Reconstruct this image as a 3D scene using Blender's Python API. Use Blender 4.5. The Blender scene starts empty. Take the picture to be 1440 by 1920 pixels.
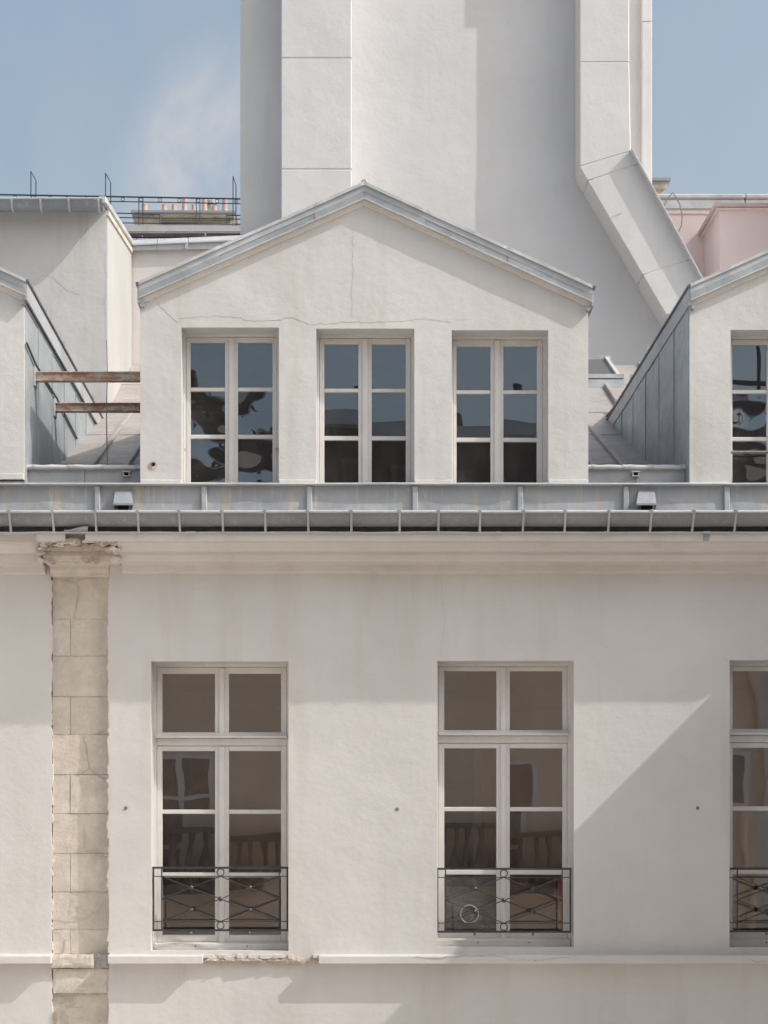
import bpy, bmesh, math, random
from mathutils import Vector, Matrix, noise as mnoise

R = random.Random(7)
# ------------------------------------------------------------------ camera / light / exposure
D, F, VX, VY, ZC = 15.0, 3300.0, 640.0, 1600.0, 6.5      # distance to the facade, focal length and vanishing point in photo pixels, eye height
scene = bpy.context.scene
cam_d = bpy.data.cameras.new('camera'); cam = bpy.data.objects.new('camera', cam_d)
scene.collection.objects.link(cam); scene.camera = cam
cam.location = (0, -D, ZC); cam.rotation_euler = (math.radians(90), 0, 0)
cam_d.sensor_fit = 'HORIZONTAL'; cam_d.sensor_width = 36.0; cam_d.lens = F / 1440 * 36
cam_d.shift_x = (720 - VX) / 1440; cam_d.shift_y = (VY - 960) / 1440
cam_d.clip_start = 0.05; cam_d.clip_end = 3000
SUN = Vector((1.0, -0.35, 1.0)).normalized()
elev = math.asin(SUN.z); azim = math.atan2(SUN.x, SUN.y)
SKY_STRENGTH, SUN_STRENGTH, EXPOSURE = 0.15, 2.4, 0.18

world = bpy.data.worlds.new('World'); scene.world = world; world.use_nodes = True
wn, wl = world.node_tree.nodes, world.node_tree.links
wn.clear()
sky = wn.new('ShaderNodeTexSky'); sky.sky_type = 'NISHITA'; sky.sun_disc = False
sky.sun_elevation = elev; sky.sun_rotation = azim
sky.air_density = 1.75; sky.dust_density = 5.6; sky.ozone_density = 3.4; sky.altitude = 50
tc = wn.new('ShaderNodeTexCoord')
mp = wn.new('ShaderNodeMapping'); mp.inputs['Scale'].default_value = (16, 16, 7); mp.inputs['Location'].default_value = (0.35, 0.2, 0.4)
mp.inputs['Rotation'].default_value = (0, 0.5, 0)
cn = wn.new('ShaderNodeTexNoise'); cn.inputs['Scale'].default_value = 1.3; cn.inputs['Detail'].default_value = 7; cn.inputs['Roughness'].default_value = 0.55
cn.inputs['Distortion'].default_value = 0.35
cr = wn.new('ShaderNodeMapRange'); cr.inputs[1].default_value = 0.34; cr.inputs[2].default_value = 0.66; cr.inputs[3].default_value = 0.0; cr.inputs[4].default_value = 1.0
# one drifting wisp (bank of cloud about its own direction) plus thin cirrus everywhere
wd = Vector((-.083, 1.0, .40)).normalized()
wp = wn.new('ShaderNodeMapping'); wp.vector_type = 'TEXTURE'; wp.inputs['Location'].default_value = wd
wp.inputs['Rotation'].default_value = (0, .50, 0); wp.inputs['Scale'].default_value = (.034, .2, .062)
wlen = wn.new('ShaderNodeVectorMath'); wlen.operation = 'LENGTH'
wr_ = wn.new('ShaderNodeMapRange'); wr_.interpolation_type = 'SMOOTHSTEP'; wr_.inputs[1].default_value = 1.25; wr_.inputs[2].default_value = 0.1; wr_.inputs[3].default_value = 0.10; wr_.inputs[4].default_value = 0.95
wmul = wn.new('ShaderNodeMath'); wmul.operation = 'MULTIPLY'
cm = wn.new('ShaderNodeMix'); cm.data_type = 'RGBA'
hs = wn.new('ShaderNodeHueSaturation'); hs.inputs['Saturation'].default_value = 0.76; hs.inputs['Value'].default_value = 1.0
bw = wn.new('ShaderNodeRGBToBW')
cmul = wn.new('ShaderNodeMix'); cmul.data_type = 'RGBA'; cmul.blend_type = 'MULTIPLY'; cmul.inputs[0].default_value = 1.0
cmul.inputs[7].default_value = (1.55, 1.52, 1.53, 1)
bg = wn.new('ShaderNodeBackground'); bg.inputs['Strength'].default_value = SKY_STRENGTH
wo = wn.new('ShaderNodeOutputWorld')
wl.new(tc.outputs['Generated'], mp.inputs['Vector']); wl.new(mp.outputs[0], cn.inputs['Vector']); wl.new(cn.outputs[0], cr.inputs[0])
wl.new(sky.outputs[0], hs.inputs['Color']); wl.new(hs.outputs[0], bw.inputs[0]); wl.new(bw.outputs[0], cmul.inputs[6])
wl.new(tc.outputs['Generated'], wp.inputs['Vector']); wl.new(wp.outputs[0], wlen.inputs[0]); wl.new(wlen.outputs['Value'], wr_.inputs[0]); wl.new(wr_.outputs[0], wmul.inputs[0]); wl.new(cr.outputs[0], wmul.inputs[1]); wl.new(wmul.outputs[0], cm.inputs[0]); wl.new(hs.outputs[0], cm.inputs[6]); wl.new(cmul.outputs[2], cm.inputs[7])
wl.new(cm.outputs[2], bg.inputs[0]); wl.new(bg.outputs[0], wo.inputs[0])

sun_d = bpy.data.lights.new('sun', 'SUN'); sun_d.energy = SUN_STRENGTH; sun_d.angle = math.radians(0.55); sun_d.color = (1.0, 0.965, 0.915)
sun = bpy.data.objects.new('sun', sun_d); scene.collection.objects.link(sun)
sun.location = (20, -10, 30); sun.rotation_euler = SUN.to_track_quat('Z', 'Y').to_euler()
vs = scene.view_settings
vs.view_transform = 'Standard'; vs.look = 'None'; vs.exposure = EXPOSURE; vs.gamma = 1.0; vs.use_curve_mapping = False
scene.render.engine = 'CYCLES'
try:
    scene.cycles.use_denoising = True; scene.cycles.max_bounces = 10; scene.cycles.diffuse_bounces = 5; scene.cycles.transparent_max_bounces = 16
    scene.cycles.caustics_reflective = False; scene.cycles.caustics_refractive = False
except Exception: pass

# ------------------------------------------------------------------ helpers: photo pixel + depth -> metres
def X(px, y=0.0): return (px - VX) * (D + y) / F
def Z(py, y=0.0): return ZC + (VY - py) * (D + y) / F
def P(px, py, y=0.0): return (X(px, y), y, Z(py, y))
def lin(c): return tuple(((v/255)/12.92 if v/255 <= .04045 else ((v/255+.055)/1.055)**2.4) for v in c)

COL = scene.collection
class MB:
    def __init__(s): s.v = []; s.f = []
    def add(s, vs, fs):
        o = len(s.v); s.v += [tuple(v) for v in vs]; s.f += [tuple(i+o for i in f) for f in fs]; return s
    def box(s, x0, x1, y0, y1, z0, z1):
        x0, x1 = min(x0,x1), max(x0,x1); y0, y1 = min(y0,y1), max(y0,y1); z0, z1 = min(z0,z1), max(z0,z1)
        return s.add([(x0,y0,z0),(x1,y0,z0),(x1,y1,z0),(x0,y1,z0),(x0,y0,z1),(x1,y0,z1),(x1,y1,z1),(x0,y1,z1)],
                     [(0,1,5,4),(1,2,6,5),(2,3,7,6),(3,0,4,7),(4,5,6,7),(3,2,1,0)])
    def prism(s, pts, off):                       # planar polygon swept by a vector
        n = len(pts); off = Vector(off)
        vs = [Vector(p) for p in pts] + [Vector(p)+off for p in pts]
        return s.add(vs, [tuple(range(n)), tuple(range(2*n-1, n-1, -1))] + [(i, i+n, (i+1) % n + n, (i+1) % n) for i in range(n)])
    def xz(s, poly, y0, y1): return s.prism([(x, y0, z) for x, z in poly], (0, y1-y0, 0))
    def yz(s, poly, x0, x1): return s.prism([(x0, y, z) for y, z in poly], (x1-x0, 0, 0))
    def tube(s, pts, r, n=8, closed=False, caps=True):
        pts = [Vector(p) for p in pts]; m = len(pts); o = len(s.v)
        rr = r if isinstance(r, (list, tuple)) else [r]*m
        prev = None
        for i, p in enumerate(pts):
            if closed: t = (pts[(i+1) % m] - pts[i-1])
            else: t = (pts[min(i+1, m-1)] - pts[max(i-1, 0)])
            t.normalize()
            if prev is None:
                a = Vector((0,0,1)) if abs(t.z) < .9 else Vector((1,0,0))
                u = t.cross(a).normalized()
            else:
                u = (prev - t*prev.dot(t)).normalized()
            w = t.cross(u); prev = u
            for k in range(n):
                an = 2*math.pi*k/n
                s.v.append(tuple(p + (u*math.cos(an) + w*math.sin(an))*rr[i]))
        for i in range(m if closed else m-1):
            j = (i+1) % m
            for k in range(n):
                k2 = (k+1) % n
                s.f.append((o+i*n+k, o+i*n+k2, o+j*n+k2, o+j*n+k))
        if caps and not closed:
            s.f.append(tuple(o+k for k in range(n))[::-1]); s.f.append(tuple(o+(m-1)*n+k for k in range(n)))
        return s
    def bar(s, p, q, w, h, up=(0,0,1)):           # rectangular bar from p to q
        p, q = Vector(p), Vector(q); t = (q-p).normalized(); u = Vector(up); a = t.cross(u).normalized(); b = a.cross(t)
        c = [(-1,-1),(1,-1),(1,1),(-1,1)]
        return s.add([p+a*i*w/2+b*j*h/2 for i,j in c] + [q+a*i*w/2+b*j*h/2 for i,j in c],
                     [(0,1,2,3),(7,6,5,4)] + [(i, i+4, (i+1)%4+4, (i+1)%4) for i in range(4)])
    def lathe(s, c, prof, n=16, axis='z'):
        o = len(s.v); m = len(prof)
        for r, h in prof:
            for k in range(n):
                a = 2*math.pi*k/n; u, w = r*math.cos(a), r*math.sin(a)
                d = {'z': (u, w, h), 'y': (u, h, w), 'x': (h, u, w)}[axis]
                s.v.append((c[0]+d[0], c[1]+d[1], c[2]+d[2]))
        for i in range(m-1):
            for k in range(n):
                k2 = (k+1) % n; s.f.append((o+i*n+k, o+i*n+k2, o+(i+1)*n+k2, o+(i+1)*n+k))
        s.f.append(tuple(o+k for k in range(n))[::-1]); s.f.append(tuple(o+(m-1)*n+k for k in range(n)))
        return s
    def rough(s, x0, x1, z0, z1, yf, yb, amp, seed, step=.03, edge=.5):   # block with a knobbly front face
        nx = max(2, int((x1-x0)/step)); nz = max(2, int((z1-z0)/step)); o = len(s.v)
        for j in range(nz+1):
            for i in range(nx+1):
                x = x0+(x1-x0)*i/nx; z = z0+(z1-z0)*j/nz
                p = Vector((x*9+seed, z*9, seed*1.7))
                d = (mnoise.noise(p) + .55*mnoise.noise(p*2.7) + .3*mnoise.noise(p*6.1))*amp
                b = i in (0, nx) or j in (0, nz)
                jx = edge*amp*mnoise.noise(p*3.1+Vector((5,1,2))); jz = edge*amp*mnoise.noise(p*3.3+Vector((1,7,2)))
                s.v.append((x + jx*(1 if b else .3), yf + (max(d, 0)+amp*.5 if b else d), z + jz*(1 if b else .3)))
        w = nx+1
        for j in range(nz):
            for i in range(nx): s.f.append((o+j*w+i, o+j*w+i+1, o+(j+1)*w+i+1, o+(j+1)*w+i))
        ring = [i for i in range(nx)] + [j*w+nx for j in range(nz)] + [nz*w+nx-i for i in range(nx)] + [(nz-j)*w for j in range(nz)]
        ob = len(s.v)
        for r in ring: v = s.v[o+r]; s.v.append((v[0], yb, v[2]))
        m = len(ring)
        for k in range(m): s.f.append((o+ring[(k+1)%m], o+ring[k], ob+k, ob+(k+1)%m))
        s.f.append(tuple(range(ob, ob+m)))
        return s
    def build(s, name, mat, parent=None, bevel=0.0, smooth=False, seg=1, origin=None):
        bm = bmesh.new(); vv = [bm.verts.new(v) for v in s.v]
        for f in s.f:
            try: bm.faces.new([vv[i] for i in f])
            except ValueError: pass
        bmesh.ops.recalc_face_normals(bm, faces=bm.faces)
        if bevel:
            es = [e for e in bm.edges if len(e.link_faces) == 2 and e.calc_face_angle(0) > .5]
            if es: bmesh.ops.bevel(bm, geom=es, offset=bevel, segments=seg, profile=.6, affect='EDGES', clamp_overlap=True)
        if smooth:
            for f in bm.faces: f.smooth = True
        xs = [v.co for v in bm.verts]
        lo = Vector([min(c[i] for c in xs) for i in range(3)]); hi = Vector([max(c[i] for c in xs) for i in range(3)])
        c = Vector(origin) if origin else Vector(((lo.x+hi.x)/2, (lo.y+hi.y)/2, lo.z))
        bmesh.ops.translate(bm, verts=bm.verts, vec=-c)
        me = bpy.data.meshes.new(name); bm.to_mesh(me); bm.free(); me.materials.append(mat)
        o = bpy.data.objects.new(name, me); COL.objects.link(o)
        if parent is not None: o.parent = parent; o.location = c - world_loc(parent)
        else: o.location = c
        if smooth:
            try:
                me.set_sharp_from_angle(angle=math.radians(38))
            except Exception: pass
        return o
def world_loc(o):
    v = Vector(o.location)
    while o.parent is not None: o = o.parent; v += Vector(o.location)
    return v
def tag(o, label, cat, group=None):
    o['label'] = label; o['category'] = cat
    if group: o['group'] = group
    return o
def thing(name, loc, label, cat, group=None):
    o = bpy.data.objects.new(name, None); COL.objects.link(o); o.location = loc; o.empty_display_size = .2
    return tag(o, label, cat, group)
def dup(o, parent, delta):                        # linked copy of one part, moved by delta
    c = o.copy(); COL.objects.link(c); c.parent = parent; c.location = Vector(o.location) + Vector(delta); return c

# ------------------------------------------------------------------ materials
def nodes(name):
    m = bpy.data.materials.new(name); m.use_nodes = True
    return m, m.node_tree.nodes, m.node_tree.links, m.node_tree.nodes['Principled BSDF']
def pos_noise(n, l, scale, detail=4, rough=.55, stretch=(1,1,1), off=(0,0,0), dist=0.0):
    g = n.new('ShaderNodeNewGeometry'); mp = n.new('ShaderNodeMapping')
    mp.inputs['Scale'].default_value = stretch; mp.inputs['Location'].default_value = off
    t = n.new('ShaderNodeTexNoise'); t.inputs['Scale'].default_value = scale; t.inputs['Detail'].default_value = detail
    t.inputs['Roughness'].default_value = rough; t.inputs['Distortion'].default_value = dist
    l.new(g.outputs['Position'], mp.inputs['Vector']); l.new(mp.outputs[0], t.inputs['Vector'])
    return t.outputs[0]
def ramp(n, l, src, a, b, lo=0.0, hi=1.0):
    r = n.new('ShaderNodeMapRange'); r.inputs[1].default_value = a; r.inputs[2].default_value = b; r.inputs[3].default_value = lo; r.inputs[4].default_value = hi
    l.new(src, r.inputs[0]); return r.outputs[0]
def mixc(n, l, fac, a, b, blend='MIX'):
    m = n.new('ShaderNodeMix'); m.data_type = 'RGBA'; m.blend_type = blend
    for sock, v in ((m.inputs[0], fac), (m.inputs[6], a), (m.inputs[7], b)):
        if isinstance(v, (int, float)): sock.default_value = v
        elif isinstance(v, tuple): sock.default_value = (*v[:3], 1)
        else: l.new(v, sock)
    return m.outputs[2]
def add_bump(n, l, bsdf, layers):
    prev = None
    for src, strength, dist in layers:
        b = n.new('ShaderNodeBump'); b.inputs['Strength'].default_value = strength; b.inputs['Distance'].default_value = dist
        l.new(src, b.inputs['Height'])
        if prev is not None: l.new(prev, b.inputs['Normal'])
        prev = b.outputs[0]
    l.new(prev, bsdf.inputs['Normal'])

def plaster(name, c, bump=1.0, grain=58, stain=1.0, warm=(0.80, 0.74, 0.66), patch=.10):
    m, n, l, b = nodes(name)
    big = ramp(n, l, pos_noise(n, l, .8, 5, .6), .32, .7, 0, 1)
    col = mixc(n, l, big, tuple(v*(1-patch) for v in c), tuple(min(1, v*(1+patch*.35)) for v in c))
    st = ramp(n, l, pos_noise(n, l, 2.4, 6, .62, (1.6, 1.6, .16), (3, 1, 0)), .54, .78, 0, .34*stain)      # rain streaks
    col = mixc(n, l, st, col, tuple(c[i]*warm[i] for i in range(3)))
    bl = ramp(n, l, pos_noise(n, l, 5.5, 8, .7, (1, 1, 1), (9, 4, 2)), .60, .80, 0, .22*stain)              # blotches of grime
    col = mixc(n, l, bl, col, tuple(v*.72 for v in c))
    pale = ramp(n, l, pos_noise(n, l, 1.7, 3, .5, (1, 1, .6), (2, 8, 5)), .62, .72, 0, .18)                  # repair patches
    col = mixc(n, l, pale, col, tuple(min(.9, v*1.12) for v in c))
    sp = ramp(n, l, pos_noise(n, l, 140, 2, .5), .63, .74, 0, .14*stain)
    col = mixc(n, l, sp, col, tuple(v*.55 for v in c))
    l.new(col, b.inputs['Base Color']); b.inputs['Roughness'].default_value = .92; b.inputs['Specular IOR Level'].default_value = .2
    fine = pos_noise(n, l, grain*1.5, 4, .6); med = pos_noise(n, l, 20, 4, .5, (1, 1, 1.3), (3, 3, 3)); low = pos_noise(n, l, 2.2, 3, .5)
    rough_mask = ramp(n, l, pos_noise(n, l, 1.3, 4, .55, (1, 1, .8), (6, 2, 7)), .34, .66, .35, 1.25)      # trowelled smoother here and there
    fm = n.new('ShaderNodeMath'); fm.operation = 'MULTIPLY'; l.new(fine, fm.inputs[0]); l.new(rough_mask, fm.inputs[1])
    add_bump(n, l, b, [(low, .45*bump, .06), (med, .30*bump, .010), (fm.outputs[0], .60*bump, .0055)])
    return m
def stone(name, c, bump=1.0):
    m, n, l, b = nodes(name)
    oi = n.new('ShaderNodeObjectInfo')
    col = mixc(n, l, ramp(n, l, pos_noise(n, l, 6, 7, .65), .3, .72), tuple(v*.80 for v in c), tuple(v*1.10 for v in c))
    col = mixc(n, l, ramp(n, l, oi.outputs['Random'], 0, 1, 0, .30), col, tuple(c[i]*(.84, .77, .70)[i] for i in range(3)))
    col = mixc(n, l, ramp(n, l, pos_noise(n, l, 13, 7, .75, (1, 1, 1), (4, 0, 4)), .60, .66, 0, .6), col, (.82, .80, .77))   # lime traces
    col = mixc(n, l, ramp(n, l, pos_noise(n, l, 45, 6, .75, (1, 1, 2.2)), .57, .66, 0, .5), col, tuple(v*.45 for v in c))
    l.new(col, b.inputs['Base Color']); b.inputs['Roughness'].default_value = .95; b.inputs['Specular IOR Level'].default_value = .15
    add_bump(n, l, b, [(pos_noise(n, l, 9, 5, .6), .5*bump, .02), (pos_noise(n, l, 70, 5, .65), .55*bump, .006)])
    return m
def zinc(name, c, stain=1.0, rough=.48, metal=.35, tint=(.52, .47, .43)):
    m, n, l, b = nodes(name)
    oi = n.new('ShaderNodeObjectInfo')
    col = mixc(n, l, ramp(n, l, pos_noise(n, l, 1.8, 6, .6, (1, 1, 1.6)), .3, .7), tuple(v*.80 for v in c), tuple(v*1.12 for v in c))
    col = mixc(n, l, ramp(n, l, oi.outputs['Random'], 0, 1, 0, .25), col, tuple(v*.82 for v in c))
    col = mixc(n, l, ramp(n, l, pos_noise(n, l, 9, 6, .65, (1.5, 1.5, .12), (1, 0, 0)), .54, .74, 0, .55*stain), col, tint)
    col = mixc(n, l, ramp(n, l, pos_noise(n, l, 15, 6, .65, (1.7, 1.7, .1), (7, 2, 0)), .58, .76, 0, .5*stain), col, (.62, .61, .59))
    col = mixc(n, l, ramp(n, l, pos_noise(n, l, 38, 6, .7, (1, 1, 1), (3, 2, 0)), .62, .74, 0, .28), col, tuple(v*.55 for v in c))
    l.new(col, b.inputs['Base Color']); b.inputs['Metallic'].default_value = metal
    l.new(ramp(n, l, pos_noise(n, l, 13, 5, .6), .3, .7, rough-.1, rough+.18), b.inputs['Roughness'])
    add_bump(n, l, b, [(pos_noise(n, l, 3.2, 3, .5), .8, .035), (pos_noise(n, l, 14, 3, .5, (1, 1, 1), (1, 5, 2)), .16, .01)])
    return m
def paint(name, c, chip=(.42, .30, .17), amount=.5, rough=.55):
    m, n, l, b = nodes(name)
    col = mixc(n, l, ramp(n, l, pos_noise(n, l, 4, 5, .6), .3, .7), tuple(v*.88 for v in c), c)
    col = mixc(n, l, ramp(n, l, pos_noise(n, l, 20, 6, .65, (1, 1, .35)), .58, .78, 0, .38), col, tuple(v*.62 for v in c))
    col = mixc(n, l, ramp(n, l, pos_noise(n, l, 26, 5, .6, (.5, 1, 1.2), (8, 3, 1)), .74, .765, 0, amount), col, chip)
    l.new(col, b.inputs['Base Color']); b.inputs['Roughness'].default_value = rough
    add_bump(n, l, b, [(pos_noise(n, l, 40, 4, .6, (1, 1, .3)), .25, .002)])
    return m
def plain(name, c, rough=.6, metal=0.0, var=.25, bump=.15, scale=18):
    m, n, l, b = nodes(name)
    col = mixc(n, l, ramp(n, l, pos_noise(n, l, scale, 6, .65), .3, .7), tuple(v*(1-var) for v in c), tuple(min(1, v*(1+var*.5)) for v in c))
    l.new(col, b.inputs['Base Color']); b.inputs['Roughness'].default_value = rough; b.inputs['Metallic'].default_value = metal
    if bump: add_bump(n, l, b, [(pos_noise(n, l, scale*2, 4, .6), bump, .004)])
    return m
def rusty(name):
    m, n, l, b = nodes(name)
    k = pos_noise(n, l, 16, 7, .7, (.6, 1, 1.4))
    col = mixc(n, l, ramp(n, l, k, .44, .56), (.70, .645, .58), (.55, .33, .22))
    col = mixc(n, l, ramp(n, l, pos_noise(n, l, 55, 5, .7), .55, .7), col, (.34, .16, .10))
    l.new(col, b.inputs['Base Color']); b.inputs['Roughness'].default_value = .85
    add_bump(n, l, b, [(pos_noise(n, l, 60, 4, .6), .5, .004)])
    return m
def glass(name, refl, wave=.0, wscale=3.0, tint=(1, 1, 1), dirt=0.0, gcol=(.97, .97, 1)):
    m, n, l, b = nodes(name); n.remove(b)
    out = n['Material Output']
    tr = n.new('ShaderNodeBsdfTransparent'); tr.inputs[0].default_value = (*tint, 1)
    gl = n.new('ShaderNodeBsdfGlossy'); gl.inputs['Roughness'].default_value = .0; gl.inputs['Color'].default_value = (*gcol, 1)
    mx = n.new('ShaderNodeMixShader'); mx.inputs[0].default_value = refl
    if wave:
        oi = n.new('ShaderNodeObjectInfo'); g = n.new('ShaderNodeNewGeometry'); sc = n.new('ShaderNodeVectorMath'); sc.operation = 'SCALE'
        cx = n.new('ShaderNodeCombineXYZ'); l.new(oi.outputs['Random'], cx.inputs[0]); l.new(oi.outputs['Random'], cx.inputs[2])
        l.new(cx.outputs[0], sc.inputs[0]); sc.inputs['Scale'].default_value = 37.0
        ad = n.new('ShaderNodeVectorMath'); ad.operation = 'ADD'; l.new(g.outputs['Position'], ad.inputs[0]); l.new(sc.outputs[0], ad.inputs[1])
        t = n.new('ShaderNodeTexNoise'); t.inputs['Scale'].default_value = wscale; t.inputs['Detail'].default_value = 0.6; l.new(ad.outputs[0], t.inputs['Vector'])
        bp = n.new('ShaderNodeBump'); bp.inputs['Strength'].default_value = 1.0; bp.inputs['Distance'].default_value = wave
        l.new(t.outputs[0], bp.inputs['Height']); l.new(bp.outputs[0], gl.inputs['Normal'])
    l.new(tr.outputs[0], mx.inputs[1]); l.new(gl.outputs[0], mx.inputs[2])
    last = mx.outputs[0]
    if dirt:
        df = n.new('ShaderNodeBsdfDiffuse'); df.inputs[0].default_value = (.5, .48, .45, 1)
        m2 = n.new('ShaderNodeMixShader')
        l.new(ramp(n, l, pos_noise(n, l, 7, 7, .7, (1, 1, .6), (2, 6, 1)), .42, .85, dirt*.25, dirt), m2.inputs[0])
        l.new(last, m2.inputs[1]); l.new(df.outputs[0], m2.inputs[2]); last = m2.outputs[0]
    l.new(last, out.inputs['Surface'])
    return m

M = {}
M['facade'] = plaster('cream_facade_plaster', (.725, .705, .68), .62, 58, 1.6, (0.82, 0.77, 0.70), .09)
M['dormer'] = plaster('dormer_roughcast', (.70, .683, .662), .66, 62, 1.8, (0.82, 0.77, 0.71), .09)
M['tower'] = plaster('white_tower_plaster', (.695, .682, .675), .5, 40, 1.3, (.86, .83, .80), .07)
M['flue'] = plaster('white_flue_plaster', (.695, .682, .674), .5, 50, .8, (.86, .83, .80), .06)
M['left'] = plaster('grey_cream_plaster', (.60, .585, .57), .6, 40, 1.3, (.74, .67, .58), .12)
M['leftside'] = plaster('sun_dimmed_side_plaster', (.52, .512, .50), .5, 40, 1.0, (.84, .78, .72), .10)  # left plaster darkened in colour to offset the strong sun on this side
M['lowwall'] = plaster('pale_wall_plaster', (.70, .665, .645), .5, 40, .8)
M['pink'] = plaster('pink_plaster', (.74, .625, .61), .45, 40, .5, (.9, .85, .82), .07)
M['pinkcap'] = plaster('pink_weathered_cap', (.56, .46, .45), .8, 30, 1.6, (.6, .55, .52), .2)
M['cornice'] = plaster('cornice_plaster', (.74, .695, .65), .55, 45, 1.3, (.76, .67, .57))
M['opposite'] = plaster('opposite_plaster', (.80, .66, .52), .3, 30, .6)
M['stone'] = stone('bare_limestone', (.75, .685, .605))
M['rubble'] = stone('broken_limestone', (.56, .485, .40), 1.8)
M['cement'] = stone('grey_cement', (.50, .475, .455), 1.5)
M['limejoint'] = plain('lime_joint', (.62, .56, .49), .95, 0, .25, .2, 20)
M['zinc'] = zinc('weathered_zinc', (.47, .49, .51), 1.2, .5, .15)
M['zincgutter'] = zinc('dark_gutter_zinc', (.29, .308, .325), .7, .5, .25)
M['zincdark'] = zinc('tarnished_zinc', (.15, .155, .165), .6, .5, .2)
M['zincfascia'] = zinc('fascia_zinc', (.40, .425, .445), .5, .5, .2)
M['zincstain'] = zinc('stained_parapet_zinc', (.46, .475, .49), 2.1, .6, .04, (.58, .49, .35))
M['zinclight'] = zinc('pale_zinc', (.52, .535, .55), .55, .5, .2)
M['zincbright'] = zinc('pale_zinc_edge', (.60, .61, .61), .5, .55, .15)
M['zinccheek'] = zinc('zinc_cladding', (.44, .475, .50), .25, .5, .25, (.35, .34, .33))
M['zincroof'] = zinc('brown_patina_zinc', (.43, .395, .37), 2.0, .55, .15, (.40, .33, .29))
M['slate'] = plain('slate_blue', (.33, .355, .39), .6)
M['brickline'] = plain('faded_brick', (.58, .49, .46), .9, 0, .4)
M['white'] = paint('cream_window_paint', (.78, .755, .725))
M['whitew'] = paint('worn_window_paint', (.76, .735, .71), (.36, .17, .08), .75)
M['iron'] = plain('dark_wrought_iron', (.085, .09, .095), .42, .5, .4, .2, 40)
M['steel'] = plain('galvanised_iron', (.24, .24, .245), .55, .1, .35, .2, 40)
M['rust'] = rusty('rusty_steel')
M['crack'] = plain('crack_shadow', (.48, .45, .42), .95, 0, .3, 0)
M['terra'] = plain('terracotta', (.58, .40, .32), .85, 0, .3, .2, 25)
M['terrapink'] = plain('pink_terracotta', (.58, .44, .41), .85, 0, .3, .2, 25)
M['chim'] = plain('chimney_render', (.70, .64, .54), .95, 0, .3, .3, 6)
M['rail'] = plain('dark_paint', (.05, .055, .065), .5, .2)
M['room'] = plain('room_plaster', (.76, .58, .43), .9, 0, .08, 0, 1.5)
M['wood'] = plain('brown_door_wood', (.17, .105, .07), .6, 0, .3, .2, 8)
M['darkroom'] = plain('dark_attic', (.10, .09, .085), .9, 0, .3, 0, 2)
M['red'] = plain('red_paint', (.50, .035, .03), .5, 0, .15, 0)
M['plastic'] = plain('white_plastic', (.40, .385, .395), .35, 0, .1, 0)
M['film'] = glass('smoky_acrylic', .12, 0, 3, (.34, .31, .33), .42)
M['glass_attic'] = glass('old_attic_glass', .20, .0011, 2.6, (.9, .9, .92), .11, (.80, .89, 1.0))
M['glass_wavy'] = glass('wavy_attic_glass', .20, .05, 3.0, (.9, .9, .92), .11, (.80, .89, 1.0))
M['glass'] = glass('old_window_glass', .22, .0016, 2.2, (.9, .88, .86), .05)
M['tiles'] = plain('brown_roof_tiles', (.15, .115, .095), .8, 0, .6, .3, 2.5)
M['oppane'] = plain('opposite_window_dark', (.38, .285, .22), .5, 0, .3, 0, 2)
M['balus'] = plain('weathered_baluster', (.24, .185, .145), .8, 0, .4, 0, 8)
M['ground'] = plain('courtyard_cobble', (.58, .555, .525), .9, 0, .3, .3, 3)
M['darkvoid'] = plain('void_shade', (.012, .012, .012), .9, 0, .1, 0)  # near-black colour standing in for shade inside holes; also colours the inner bar
M['copperwire'] = plain('pale_cable', (.38, .33, .27), .7, 0, .2, 0)
M['scaff'] = plain('dark_scaffold', (.06, .055, .05), .6, .3, .2, 0)

# ------------------------------------------------------------------ ground
g = MB().add([(-900,-900,0),(900,-900,0),(900,900,0),(-900,900,0)], [(0,1,2,3)]).build('courtyard_ground', M['ground'])
g['kind'] = 'structure'

def crack(parent, pts, y, w=.006, name='crack', mat='crack', seed=1, seg=.028, jit=.008):
    rr = random.Random(seed); path = []
    for (a, b) in zip(pts[:-1], pts[1:]):
        pa, pb = Vector(P(*a, y)), Vector(P(*b, y)); n = max(2, int((pb-pa).length/seg))
        for i in range(n):
            q = pa.lerp(pb, i/n); k = 0 if i == 0 else 1
            path.append(q + Vector((rr.uniform(-1,1), 0, rr.uniform(-1,1)))*jit*k)
    path.append(Vector(P(*pts[-1], y)))
    m = MB(); N = len(path); L = []
    for i, p in enumerate(path):
        t = (path[min(i+1,N-1)] - path[max(i-1,0)]).normalized(); nn = Vector((-t.z, 0, t.x))
        ww = .6*w*(.25+.75*math.sin(math.pi*(i+.5)/N))*rr.choice((.25, .5, .8, 1.0, 1.4))/2
        L.append((p+nn*ww, p-nn*ww))
    for a, b in zip(L[:-1], L[1:]):
        q = [a[0], b[0], b[1], a[1]]
        m.prism([(v.x, y-.0015, v.z) for v in q], (0, .004, 0))
    return m.build(name, M[mat], parent)

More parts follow.
